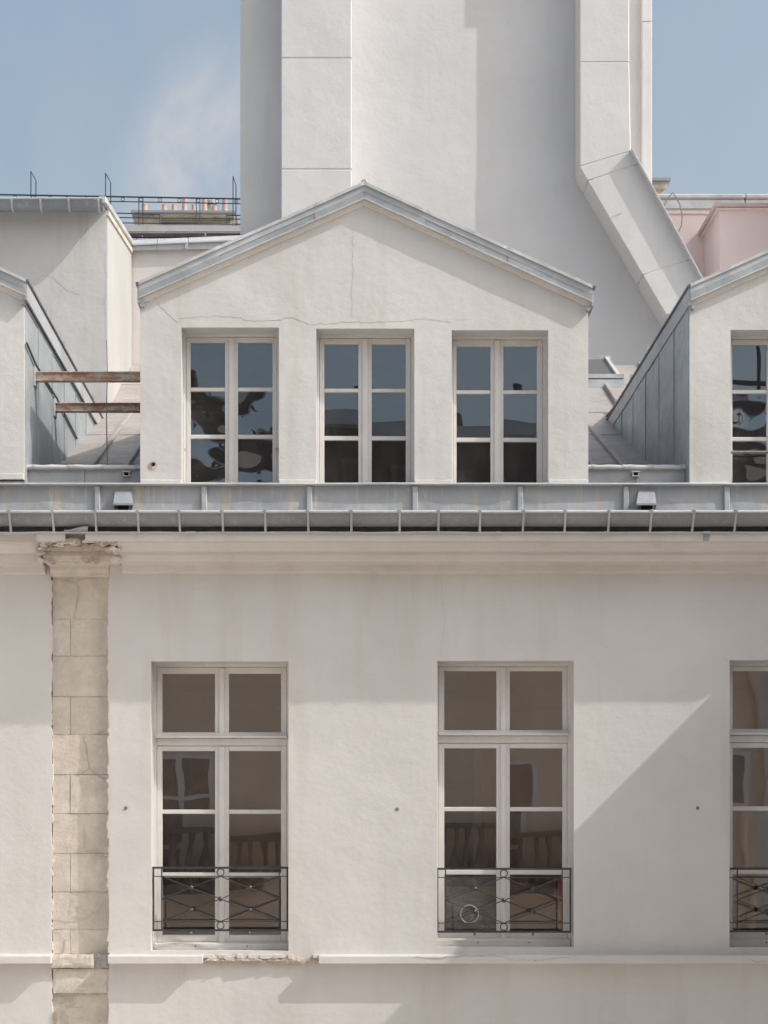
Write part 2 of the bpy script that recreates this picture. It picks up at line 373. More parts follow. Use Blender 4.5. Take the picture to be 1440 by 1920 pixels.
# ------------------------------------------------------------------ windows
def make_window(parent, x0, x1, z0, z1, y, cols, rows, fmat, gmats, transom=None, drip=False, sill=None):
    """x0..z1: opening; cols / rows: pane rectangles in metres (rows from the top); a window part with sashes and panes as sub-parts"""
    m = MB(); fw = .022
    m.box(x0-.03, x0+fw, y-.012, y+.07, z0, z1+.03).box(x1-fw, x1+.03, y-.012, y+.07, z0, z1+.03).box(x0+fw, x1-fw, y-.012, y+.07, z1-fw, z1+.03)
    m.box(x0+fw, x1-fw, y-.012, y+.07, z0-.02, z0+.03)
    win = m.build('window', fmat, parent, bevel=.003)
    groups = [rows] if transom is None else [rows[:1], rows[1:]]
    xm = (cols[0][1]+cols[1][0])/2
    for gi, grp in enumerate(groups):
        top = z1-fw-.002 if gi == 0 else transom[0]-.002
        bot = z0+.032 if gi == len(groups)-1 else transom[1]+.002
        for ci, (a, b) in enumerate(cols):
            xa = x0+fw+.002 if ci == 0 else xm+.002
            xb = xm-.002 if ci == 0 else x1-fw-.002
            s = MB(); yy, yb = y+.004, y+.05
            s.box(xa, a, yy, yb, bot, top).box(b, xb, yy, yb, bot, top)
            s.box(a, b, yy, yb, grp[0][1], top).box(a, b, yy, yb, bot, grp[-1][0])
            for r0, r1 in zip(grp[:-1], grp[1:]): s.box(a, b, yy+.006, yb-.006, r1[1], r0[0])
            s.build('sash', fmat, win, bevel=.004)
            for ri, (pz0, pz1) in enumerate(grp):
                mat = gmats(ci, ri+gi)
                t = R.uniform(-.004, .004); u = R.uniform(-.003, .003)
                yc = y+.026
                MB().add([(a-.004, yc+t, pz0-.004), (b+.004, yc-t, pz0-.004), (b+.004, yc-t+u, pz1+.004), (a-.004, yc+t+u, pz1+.004)], [(0,1,2,3)]).build('pane', mat, win)
        st = MB(); st.box(xm-.024, xm+.024, y-.012, y+.003, bot+.004, top-.004); st.build('meeting_stile', fmat, win, bevel=.005)
    if transom is not None:
        tb, tt = transom
        MB().box(x0+fw, x1-fw, y-.010, y+.06, tb+.0, tt-.0).build('transom', fmat, win, bevel=.004)
        MB().yz([(y-.055, tt+.002), (y-.055, tt+.02), (y+.003, tt+.05), (y+.003, tt+.002)], x0+.02, x1-.02).build('drip_rail', fmat, win, bevel=.003)
    if sill is not None:
        MB().yz([(y-.05, z0-.002), (y-.05, z0+.05), (y-.015, z0+.065), (y-.013, z0-.002)], x0+.004, x1-.004).build('window_sill', fmat, win, bevel=.004)
    return win

# ------------------------------------------------------------------ main building
YL, YP = .064, .095                                # wall left of the pilaster, stone pilaster
XR0, XL1 = X(205, 0), X(95, YL)
XEND = X(1640, 0)
bld = thing('cream_building', (1.0, .2, 0), 'cream plastered courtyard building with tall windows under the zinc gutter', 'building')
WIN = [dict(x0=X(283), x1=X(541), z0=Z(1783), z1=Z(1240), cols=((304,403),(429,527)), rows=((1263,1373),(1408,1518),(1526,1636),(1645,1753)), tr=(1398,1385)),
       dict(x0=X(820), x1=X(1076), z0=Z(1776), z1=Z(1239), cols=((833,931),(956,1055)), rows=((1258,1369),(1403,1513),(1521,1631),(1640,1749)), tr=(1393,1380)),
       dict(x0=X(1368), x1=X(1625), z0=Z(1776), z1=Z(1238), cols=((1374,1470),(1496,1592)), rows=((1258,1367),(1402,1512),(1520,1630),(1639,1748)), tr=(1392,1379))]
ZTOP = Z(985, 0)
def wall_cells(m, xa, xb, za, zb, y0, y1, opens):
    xs = sorted({xa, xb} | {o['x0'] for o in opens} | {o['x1'] for o in opens})
    for a, b in zip(xs[:-1], xs[1:]):
        o = [o for o in opens if o['x0'] <= a+1e-6 and o['x1'] >= b-1e-6]
        if o: m.box(a, b, y0, y1, za, o[0]['z0']); m.box(a, b, y0, y1, o[0]['z1'], zb)
        else: m.box(a, b, y0, y1, za, zb)
wall_cells(m := MB(), XR0, XEND, 0, ZTOP, 0, .45, WIN)
rr = random.Random(3)
def ragged(m, x, side, za, zb, y0, y1, amp, seed):
    r_ = random.Random(seed); z = za; pts = []
    while z < zb:
        pts.append((x+side*abs(r_.gauss(0, amp)), z)); z += r_.uniform(.012, .05)
    pts.append((x, zb)); 
    for a, b in zip(pts[:-1], pts[1:]):
        m.xz([(x-side*.02, a[1]), (a[0]+side*.001, a[1]), (b[0]+side*.001, b[1]), (x-side*.02, b[1])], y0, y1)
ragged(m, XR0, -1, Z(1786), Z(1085), .001, .13, .010, 5); ragged(m, XR0, -1, Z(2000), Z(1812), .001, .13, .006, 6)
m.build('facade_wall', M['facade'], bld)
m = MB(); m.box(-9.5, XL1, YL, .5, 0, ZTOP); ragged(m, XL1, 1, Z(2000), Z(1085), YL+.001, .16, .011, 8)
m.build('facade_wall', M['facade'], bld)
# rooms behind the tall windows
rx0, rx1, ry0, ry1, rz0, rz1 = -2.6, 4.6, .452, 4.6, Z(1800), Z(1205)
m = MB()
m.box(rx0-.1, rx0, ry0, ry1, rz0, rz1).box(rx1, rx1+.1, ry0, ry1, rz0, rz1).box(rx0, rx1, ry1, ry1+.1, rz0, rz1)
m.box(rx0, rx1, ry0, ry1, rz0-.1, rz0).box(rx0, rx1, ry0, ry1, rz1, rz1+.1).box(.28, .36, ry0, ry1, rz0, rz1).box(2.55, 2.63, ry0, ry1, rz0, rz1)
room = m.build('room', M['room'], bld)
m = MB()
for y, zt in ((ry1-.02, rz1),): m.yz([(y-.18, rz1-.002), (y-.02, rz1-.2), (y, rz1-.2), (y, rz1-.002)], rx0+.01, .27).yz([(y-.18, rz1-.002), (y-.02, rz1-.2), (y, rz1-.2), (y, rz1-.002)], .37, 2.54)
m.build('ceiling_moulding', M['room'], room)
for dx in (-1.75, 1.05, 2.15):
    m = MB(); dz = rz0+2.12
    m.box(dx-.5, dx-.42, ry1-.06, ry1-.002, rz0, dz).box(dx+.42, dx+.5, ry1-.06, ry1-.002, rz0, dz).box(dx-.5, dx+.5, ry1-.06, ry1-.002, dz, dz+.09)
    if dx < 2: m.build('door_frame', M['white'], room)
    if dx < 2: MB().box(dx-.42, dx+.42, ry1-.03, ry1-.001, rz0, dz).build('door', M['wood'], room, bevel=.004)
# windows
YF = .25
def gmain(ci, ri): return M['glass']
wins = []
for wi, w in enumerate(WIN):
    cols = [(X(a, YF), X(b, YF)) for a, b in w['cols']]; rows = [(Z(b, YF), Z(a, YF)) for a, b in w['rows']]
    gm = gmain if wi != 1 else (lambda ci, ri: M['film'] if (ci == 0 and ri == 3) else M['glass'])
    win = make_window(bld, w['x0'], w['x1'], w['z0'], w['z1'], YF, cols, rows, M['white'], gm, (Z(w['tr'][0], YF), Z(w['tr'][1], YF)), sill=True)
    wins.append(win)
    m = MB()
    for k in (.31, .69): m.lathe((w['x0']+(w['x1']-w['x0'])*k, YF-.052, w['z0']+.03), [(.006, 0), (.006, .004)], 8, 'y')
    m.build('drain_hole', M['darkvoid'], win)
# vent ring in the smoky pane, red panel indoors
c = P(880, 1714, YF+.02)
ring = [(c[0]+.078*math.cos(a), c[1]-.008, c[2]+.078*math.sin(a)) for a in [i*2*math.pi/28 for i in range(28)]]
m = MB().tube(ring, .006, 8, True)
m.build('vent_ring', M['plastic'], wins[1], smooth=True)
m = MB(); m.box(c[0]-.135, c[0]+.12, c[1]-.004, c[1]-.001, c[2]-.14, c[2]+.10)
m.build('vent_plate', M['film'], wins[1])
m = MB().box(X(1046, .5), X(1062, .5), .50, .53, rz0, Z(1648, .5))
red = tag(m.build('red_panel', M['red'], None, bevel=.003), 'narrow red panel standing inside the middle tall window', 'panel')
m = MB().box(X(1038, .5), X(1047, .5), .49, .505, Z(1682, .5), Z(1668, .5)); m.build('paper_tag', M['plastic'], red)
m = MB().box(X(1041, .5), X(1047, .5), .49, .51, Z(1706, .5), Z(1692, .5)); m.build('blue_handle', plain('blue_plastic', (.05, .07, .13), .5), red)

# cornice: moulded plaster, broken open over the pilaster
CP = [(-.40, 999), (-.40, 1014), (-.375, 1015.5), (-.37, 1018), (-.335, 1026), (-.30, 1034), (-.275, 1035.5), (-.275, 1038), (-.255, 1039), (-.25, 1053)]
def cornice_profile(yo=0.0):
    pr = [(y+yo, Z(py, y)) for y, py in CP]; zb = pr[-1][1]
    return pr + [(-.06+yo, zb), (-.055+yo, zb-.045), (-.02+yo, zb-.055), (.02+yo, zb-.07), (.3, zb-.07), (.3, pr[0][1])]
XB0, XB1 = X(72, -.3), X(222, -.3)
MB().yz(cornice_profile(), XB1, XEND).build('cornice', M['cornice'], bld)
MB().yz(cornice_profile(YL), -9.5, XB0).build('cornice', M['cornice'], bld)
# broken stretch: plaster fascia thins out, rough stone shows
fas = [(y, z) for y, z in cornice_profile()[:3]]
brk = MB().yz([fas[0], fas[1], (fas[1][0]+.03, fas[1][1]-.005), (.3, fas[1][1]-.005), (.3, fas[0][1])], XB0, X(122, -.4)).yz([fas[0], fas[1], (fas[1][0]+.03, fas[1][1]-.005), (.3, fas[1][1]-.005), (.3, fas[0][1])], X(160, -.4), XB1)
brk.build('cornice', M['cornice'], bld)
ex = MB()
ex.rough(X(122, -.36), X(160, -.36), Z(1013, -.36), Z(1001, -.36), -.355, .25, .02, 4, .025)
ex.rough(XB0+.02, XB1-.02, Z(1032, -.31), Z(1015, -.31), -.31, .25, .032, 9, .024)
ex.build('broken_cornice_stone', M['rubble'], bld)
ex = MB().rough(XB0+.03, XB1-.01, Z(1052, -.235), Z(1032.5, -.235), -.235, .25, .014, 19, .03)
ex.build('cornice_stone', M['stone'], bld)
# ragged flakes of plaster still clinging round the broken stretch
fr_ = random.Random(77); fl = MB(); fd = MB()
for k in range(90):
    edge_ = fr_.random()
    if edge_ < .5: px, py = fr_.uniform(76, 218), fr_.gauss(1015.5, 2.6)
    elif edge_ < .72: px, py = fr_.gauss(78, 5), fr_.uniform(1012, 1052)
    elif edge_ < .92: px, py = fr_.gauss(216, 5), fr_.uniform(1012, 1052)
    else: px, py = fr_.uniform(84, 212), fr_.uniform(1046, 1053)
    yy = -.385 if py < 1016 else (-.345 if py < 1032 else -.262)
    cx_, cz_ = X(px, yy), Z(py, yy); rr_ = fr_.uniform(.008, .034); n_ = fr_.randint(5, 7)
    pl = [(cx_+rr_*fr_.uniform(.5, 1.3)*math.cos(2*math.pi*i/n_)*1.5, cz_+rr_*fr_.uniform(.5, 1.2)*math.sin(2*math.pi*i/n_)*.7) for i in range(n_)]
    (fl if fr_.random() < .62 else fd).xz(pl, yy-fr_.uniform(0, .012), yy+.09)
for o_ in (fl.build('plaster_flakes', M['cornice'], bld), fd.build('rubble_flakes', M['rubble'], bld)): o_['kind'] = 'stuff'
# capital and pilaster stones
pil = MB().box(XL1+.01, XR0-.01, YP+.012, .4, 0, Z(1056, 0)).build('stone_pilaster', M['limejoint'], bld)
cap = MB().yz([(-.03, Z(1054.5, -.03)), (-.03, Z(1060, -.03)), (-.015, Z(1061, -.015)), (-.01, Z(1068, -.01)), (.0, Z(1069, 0)), (.015, Z(1074, 0)), (.02, Z(1079.5, 0)), (YP+.03, Z(1079.5, 0)), (YP+.03, Z(1054.5, 0))], XL1+.005, XR0-.002)
cap.build('capital', M['stone'], pil, bevel=.004)
rows = [(1080.5,1160.5,0),(1161,1230,1),(1230.7,1306,0),(1306.8,1377,1),(1377.7,1452,0),(1452.8,1525,1),(1525.8,1600,0),(1600.8,1672,1),(1672.8,1742,0),(1742.7,1788,1)]
XS = X(132, YP)
for k, (a, b, sp) in enumerate(rows):
    for (u, v) in (((XL1+.012, XS-.002), (XS+.002, XR0-.004)) if sp else ((XL1+.012, XR0-.004),)):
        MB().rough(u, v, Z(b, YP), Z(a, YP), YP+R.uniform(-.004, .004), YP+.2, .0035, 30+k*3+u, .05, .8).build('stone_block', M['stone'], pil, smooth=True)
MB().rough(XL1+.004, X(175, .02), Z(1815, .02), Z(1790, .02), .015, .25, .012, 71, .02).build('string_stone', M['stone'], pil)
MB().rough(X(175.5, .04), XR0-.004, Z(1816, .04), Z(1788, .04), .035, .25, .03, 75, .025).build('cement_patch', M['cement'], pil)
MB().rough(XL1+.02, XR0-.006, Z(1862, .06), Z(1816.5, .06), .06, .25, .010, 81, .025).build('stone_block', M['stone'], pil)
MB().rough(XL1+.02, XR0-.006, Z(1960, .1), Z(1863, .1), .105, .3, .006, 85, .04).build('stone_block', M['stone'], pil)
MB().rough(XL1+.02, XR0-.006, Z(2060, .1), Z(1961, .1), .105, .3, .006, 86, .04).build('stone_block', M['stone'], pil)
for i, (pts, w) in enumerate([([(140,1095),(147,1100),(144,1130),(138,1162)], .006), ([(108,1086),(132,1092),(143,1094),(150,1085),(190,1084)], .005),
        ([(157,1380),(163,1410),(167,1440),(150,1452),(140,1453)], .008), ([(167,1440),(198,1463)], .007), ([(157,1545),(160,1593)], .005),
        ([(135,1603),(165,1594),(190,1598)], .006), ([(100,1718),(130,1724),(160,1722),(185,1706),(203,1680)], .004), ([(180,1374),(203,1369)], .008),
        ([(178,1605),(204,1606)], .006), ([(134,1668),(152,1672),(175,1672)], .008), ([(122,1760),(119,1786)], .004), ([(137,1680),(134,1712)], .004)]):
    crack(pil, pts, YP-.006, w, seed=i)
# string course: intact runs, broken stretch under the first window
def string_run(xa, xb, yo, name='string_course'):
    f = -.1225+yo
    MB().yz([(f, Z(1807, f)), (f, Z(1793.5, f)), (f+.01, Z(1791, f)), (.004+yo, Z(1789, 0)), (.3, Z(1789, 0)), (.3, Z(1807, f))], xa, xb).build(name, M['facade'], bld, bevel=.003)
string_run(-9.5, X(95, -.06), YL)
string_run(XR0+.002, X(382), 0); string_run(X(598), XEND, 0)
b1 = MB().rough(X(382), X(598), Z(1806.5, -.06), Z(1796, -.06), -.055, .2, .022, 93, .018, 1.0)
b1.build('broken_string_stone', M['rubble'], bld)
r_ = random.Random(12); m = MB(); xx = X(382)
while xx < X(596):
    w_ = r_.uniform(.02, .07); d_ = r_.uniform(.045, .075)
    if r_.random() < .22: xx += w_; continue
    m.xz([(xx, Z(1795.5, -.06)-r_.uniform(0, .012)), (xx+w_, Z(1795.5, -.06)-r_.uniform(0, .02)), (xx+w_, Z(1789.5, 0)), (xx, Z(1789.5, 0))], -d_, .1); xx += w_
m.build('crumbled_plaster_edge', M['facade'], bld)
crack(bld, [(775,1795),(810,1797),(860,1793),(905,1792),(930,1789)], -.124, .014, seed=41); crack(bld, [(930,1790),(965,1800),(1030,1799),(1080,1792)], -.124, .006, seed=42)
crack(bld, [(1405,1798),(1420,1804),(1440,1800)], -.124, .006, seed=43)
crack(bld, [(826,1065),(828,1110),(834,1160),(827,1215),(824,1238)], 0, .0035, seed=44); crack(bld, [(1358,1231),(1362,1237),(1369,1239)], 0, .005, seed=45)
for px, py in ((745,1517), (236,1515), (1308,1515)):
    c = P(px, py, 0)
    MB().lathe((c[0], -.007, c[2]), [(.012, .0), (.015, .002), (.016, .012)], 12, 'y').build('wall_anchor', M['steel'], bld)
# main roof between the dormers
def roof_z(y): return ZC + 3.70 + .41*(y-1.84) if y <= 5 else ZC + 5.0 + .5*(y-5.0)
XC0, XC1 = X(263, .02), X(1103, .02); XLD = X(45, .02); XRD = X(1293, .02)
def roof_sheet(xa, xb, ya, yb, parent, lift=0.0, name='roof_sheet', mat='zincroof'):
    return MB().prism([(xa, ya, roof_z(ya)+lift), (xb, ya, roof_z(ya)+lift), (xb, yb, roof_z(yb)+lift), (xa, yb, roof_z(yb)+lift)], (0, 0, -.03)).build(name, M[mat], parent)
rf = MB()
for (xa, xb) in ((XLD-.05, XC0+.05), (XC1-.05, XRD+.05)):
    rf.prism([(xa, .25, roof_z(.25)-.04), (xb, .25, roof_z(.25)-.04), (xb, 5.0, roof_z(5.0)-.04), (xa, 5.0, roof_z(5.0)-.04)], (0, 0, -.1))
roof = rf.build('roof', M['zincroof'], bld)
for (xa, xb, nb) in ((XLD+.0, XC0, 3), (XC1, XRD, 3)):
    n = 3; w = (xb-xa)/n
    for i in range(n):
        for (ya, yb, lf) in ((.26, 2.0, 0.0), (1.99, 3.6, .008), (3.59, 5.0, .016)):
            roof_sheet(xa+i*w+.004, xa+(i+1)*w-.004, ya, yb, roof, lf-.008)
        if i:
            m = MB(); x_ = xa+i*w
            m.bar((x_, .26, roof_z(.26)+.02), (x_, 4.99, roof_z(4.99)+.02), .05, .05); m.build('roof_batten', M['zincroof'], roof, bevel=.006)
for (xa, xb, n) in ((X(199, 5), X(263, 5)+1.2, 3), (X(1103, 5)-1.4, X(1293,5)+2.2, 8)):
    w = (xb-xa)/n
    for i in range(n):
        for (ya, yb) in ((5.0, 6.3), (6.29, 7.33)): roof_sheet(xa+i*w+.004, xa+(i+1)*w-.004, ya, yb, roof, .02 if ya < 5.5 else .028)
        if i: MB().bar((xa+i*w, 5.0, roof_z(5.001)+.045), (xa+i*w, 7.33, roof_z(7.33)+.045), .05, .05).build('roof_batten', M['zincroof'], roof, bevel=.006)

# ------------------------------------------------------------------ zinc parapet over the gutter
par = thing('zinc_parapet', (1.0, -.05, Z(960)), 'long grey zinc parapet strip with battens between the gutter and the dormers', 'parapet')
bat = [-14, 183, 383, 580, 778, 975, 1173, 1362, 1560]; YA = -.05
for a, b in zip(bat[:-1], bat[1:]):
    m = MB(); xa, xb = X(a, YA)+.004, X(b, YA)-.004; n = 10; zz = [Z(1000, YA), Z(958, YA), Z(940, YA), Z(924, YA), Z(911, YA)]; o = 0
    vsx = []; ph = R.uniform(0, 9)
    for j, z in enumerate(zz):
        for i in range(n+1): vsx.append((xa+(xb-xa)*i/n, YA+.012*mnoise.noise(Vector((i*.45+ph, j*.8, 3))), z))
    m.add(vsx, [(j*(n+1)+i, j*(n+1)+i+1, (j+1)*(n+1)+i+1, (j+1)*(n+1)+i) for j in range(4) for i in range(n)])
    m.build('zinc_panel', M['zincstain'], par, smooth=True)
bt = None
for b in bat:
    m = MB().xz([(X(b-5, YA), Z(1000, YA)), (X(b+6, YA), Z(1000, YA)), (X(b+5, YA), Z(912, YA)), (X(b-5, YA), Z(912, YA))], YA-.028, YA+.01).build('batten', M['zinclight'], par, bevel=.006)
MB().box(-9.5, XEND, YA+.012, YA+.05, Z(1000, YA), Z(911, YA)).build('backing', M['zinc'], par)
m = MB(); pts = []; n = 160                         # wavy rolled lip
lipv = []
for i in range(n+1):
    x = -9.5+(XEND+9.5)*i/n; w_ = .010*mnoise.noise(Vector((x*1.9, 2, 0)))+.006*mnoise.noise(Vector((x*5.3, 7, 0)))
    lipv.append((x, YA-.043+w_, Z(909.5, YA)+.004*mnoise.noise(Vector((x*1.1, 4, 4)))))
m.tube(lipv, .011, 8); m.build('rolled_lip', M['zincbright'], par, smooth=True)
m = MB(); o = []
for (x, y, z) in lipv: o += [(x, y, z+.006), (x, .06, z+.016), (x, .06, z-.01), (x, y, z-.006)]
m.add(o, [(4*i+k, 4*i+(k+1)%4, 4*i+4+(k+1)%4, 4*i+4+k) for i in range(n) for k in range(4)]); m.build('parapet_cap', M['zincbright'], par, smooth=True)
for px in (231, 1212):
    h = MB(); a, b = px-15, px+15; ys = YA-.115
    top = Z(918, YA-.012); fr = Z(944.5, ys)
    h.prism([(X(px-14, YA), YA-.012, top), (X(px+14, YA), YA-.012, top), (X(px+18, ys), ys, fr), (X(px-18, ys), ys, fr)], (0, .004, .004))
    for s in (-1, 1):
        h.prism([(X(px+s*14, YA), YA-.01, top), (X(px+s*18, ys), ys, fr), (X(px+s*18, ys), ys, fr-.015), (X(px+s*15, YA), YA+.0, Z(960, YA))], (s*.004, 0, 0))
    h.bar((X(px-18.5, ys), ys, fr-.004), (X(px+18.5, ys), ys, fr-.004), .012, .016)
    sp = h.build('overflow_spout', M['zincfascia'], par)
    MB().lathe((X(px, YA), YA-.02, Z(951, YA)), [(.047, 0), (.047, .03)], 18, 'y').build('spout_mouth', M['darkvoid'], sp)
# small upstands between the dormers
for k, (a, b, sx) in enumerate(((45, 263, 237), (1104, 1292, 1192))):
    ut = thing('zinc_upstand', (X((a+b)/2, .18), .18, Z(905, .18)), ('low zinc upstand with rolled cap below the two rusty beams', 'low zinc upstand with rolled cap left of the right dormer')[k], 'flashing', 'upstands between the dormers')
    xa, xb = X(a, .02)+.002, X(b, .02)-.002; n = 2
    for i in range(n):
        MB().box(xa+(xb-xa)*i/n+.003, xa+(xb-xa)*(i+1)/n-.003, .18+.003*i, .21, Z(915, .18), Z(878, .18)).build('zinc_panel', M['zinc'], ut)
    m = MB(); m.tube([(xa+(xb-xa)*i/14, .155+.004*math.sin(i*1.7), Z(876, .155)+.003*math.sin(i*2.3)) for i in range(15)], .021, 10); m.build('rolled_cap', M['zincbright'], ut, smooth=True)
    m = MB()
    for q in (.06, .37, .66, .95): m.tube([(xa+(xb-xa)*q-.012, .155, Z(876, .155)), (xa+(xb-xa)*q+.012, .155, Z(876, .155))], .0235, 10)
    m.build('cap_clip', M['zinc'], ut, smooth=True)
    s = MB(); s.box(X(sx-8, .14), X(sx+8, .14), .12, .19, Z(885.5, .14), Z(883.5, .14)); s.box(X(sx-6, .14), X(sx-4.5, .14), .125, .19, Z(892, .14), Z(885, .14)).box(X(sx+4.5, .14), X(sx+6, .14), .125, .19, Z(892, .14), Z(885, .14)).box(X(sx-6, .14), X(sx+6, .14), .125, .19, Z(893.5, .14), Z(892, .14))
    s.build('drain_spout', M['zinclight'], ut); MB().box(X(sx-4.4, .17), X(sx+4.4, .17), .165, .178, Z(891.8, .17), Z(886, .17)).build('spout_mouth', M['darkvoid'], ut)

# ------------------------------------------------------------------ gutter
gut = thing('roof_gutter', (1.0, -.42, Z(985, -.42)), 'half-round grey zinc gutter on strap brackets along the cornice', 'gutter')
YG, RG = -.42, .10; ZG = Z(960, -.52)
joint = [-9.5, X(-60, -.5), X(163, -.5), X(660, -.5), X(1055, -.5), X(1435, -.5), XEND]
for k, (a, b) in enumerate(zip(joint[:-1], joint[1:])):
    m = MB(); prof = []
    for i in range(15):
        t = math.pi + math.pi*i/14; cc = math.cos(t); prof.append((YG+RG*math.copysign(abs(cc)**1.35, cc), ZG+RG*math.sin(t)*1.02))
    inner = [(YG+(y_-YG)*.96, ZG+(z_-ZG)*.96) for y_, z_ in prof[::-1]]
    nx = max(2, int((b-a)/.3)); ring = prof+inner; L = len(ring); vs_ = []
    for j in range(nx+1):
        x = a+(b-a)*j/nx; dz = .004*mnoise.noise(Vector((x*.9, 1, 1))); dy = .004*mnoise.noise(Vector((x*.7, 5, 1)))
        vs_ += [(x, y+dy+(.003 if k % 2 else 0), z+dz) for y, z in ring]
    m.add(vs_, [(j*L+i, j*L+(i+1)%L, (j+1)*L+(i+1)%L, (j+1)*L+i) for j in range(nx) for i in range(L)])
    m.build('gutter_section', M['zincgutter'], gut, smooth=True)
m = MB(); n = 70
m.tube([(-9.5+(XEND+9.5)*i/n, -.522+.004*mnoise.noise(Vector((i*.5, 3, 3))), ZG+.002+.004*mnoise.noise(Vector((i*.4, 1, 1)))) for i in range(n+1)], .0125, 8); m.build('gutter_bead', M['zincbright'], gut, smooth=True)
MB().prism([(-9.5, YG+RG, ZG-.01), (XEND, YG+RG, ZG-.01), (XEND, YA+.01, Z(965, YA)), (-9.5, YA+.01, Z(965, YA))], (0, 0, -.01)).build('gutter_apron', M['zinc'], gut)
MB().box(-9.5, XEND, -.22, -.2, Z(999, -.3)-.02, Z(975, -.2)).build('gutter_back', M['slate'], gut)
m = MB(); nz = []; n = 130
for i in range(n+1):
    x = -9.5+(XEND+9.5)*i/n; q = .004*mnoise.noise(Vector((x*2, 0, 9)))+.003*mnoise.noise(Vector((x*7, 3, 9)))
    nz += [(x, -.425, Z(998.3, -.425)+q-.006), (x, -.43, Z(997.0, -.43)+q+.001), (x, -.2, Z(997.4, -.43)+.004), (x, -.2, Z(999, -.43)-.002)]
m.add(nz, [(4*i+k, 4*i+(k+1)%4, 4*i+4+(k+1)%4, 4*i+4+k) for i in range(n) for k in range(4)]); m.build('drip_edge', M['zincbright'], gut)
b0 = None
for px in (-63, 17, 98, 178, 258, 336, 417, 497, 578, 659, 750, 823, 901, 982, 1061, 1143, 1222, 1301, 1381, 1462):
    x = X(px, -.53)
    if b0 is None:
        m = MB(); m.prism([(x-.009, -.544, ZG+.012), (x+.009, -.544, ZG+.012), (x+.009, -.441, Z(998.5, -.437)), (x-.009, -.441, Z(998.5, -.437))], (0, -.004, 0))
        m.box(x-.012, x+.012, -.542, -.30, ZG+.013, ZG+.017); b0 = m.build('strap_bracket', M['zinclight'], gut); bx0 = x
    else:
        c_ = dup(b0, gut, (x-bx0, 0, 0)); c_.rotation_euler.y = R.uniform(-.02, .02)
for px, w_ in ((362, 6), (745, 5), (935, 5), (1137, 5), (1325, 7), (352, 4)): MB().box(X(px-w_, -.44), X(px+w_, -.44), -.446, -.43, Z(1000.2, -.44), Z(996.3, -.44)).build('edge_clip', M['zincbright'], gut, bevel=.003)
MB().prism([(X(1319, -.41), -.407, Z(1015, -.41)), (X(1330, -.41), -.407, Z(1013, -.41)), (X(1331, -.41), -.407, Z(1001, -.41)), (X(1319, -.41), -.407, Z(1000, -.41))], (0, .006, 0)).build('hanging_tab', M['zincfascia'], gut)
# bent scrap of zinc lying on the cornice
m = MB(); rows_ = []
for i in range(9):
    t = i/8; x = X(120+43*t, -.46); h = .012+.055*max(0, t-.25)**.7 - (.012 if i == 8 else 0)
    rows_ += [(x, -.44-.015*math.sin(t*5), Z(996.2, -.44)), (x+.012*t, -.455-.02*t, Z(996.2, -.44)+h*.6), (x+.02*t, -.45+.01*t, Z(996.2, -.44)+h)]
m.add(rows_, [(3*i+k, 3*i+k+1, 3*i+4+k, 3*i+3+k) for i in range(8) for k in range(2)])
sc_ = m.build('zinc_scrap', M['zinclight'], None, smooth=True); tag(sc_, 'bent scrap of zinc sheet sticking up above the stone pilaster', 'metal scrap')
md = sc_.modifiers.new('thick', 'SOLIDIFY'); md.thickness = .002

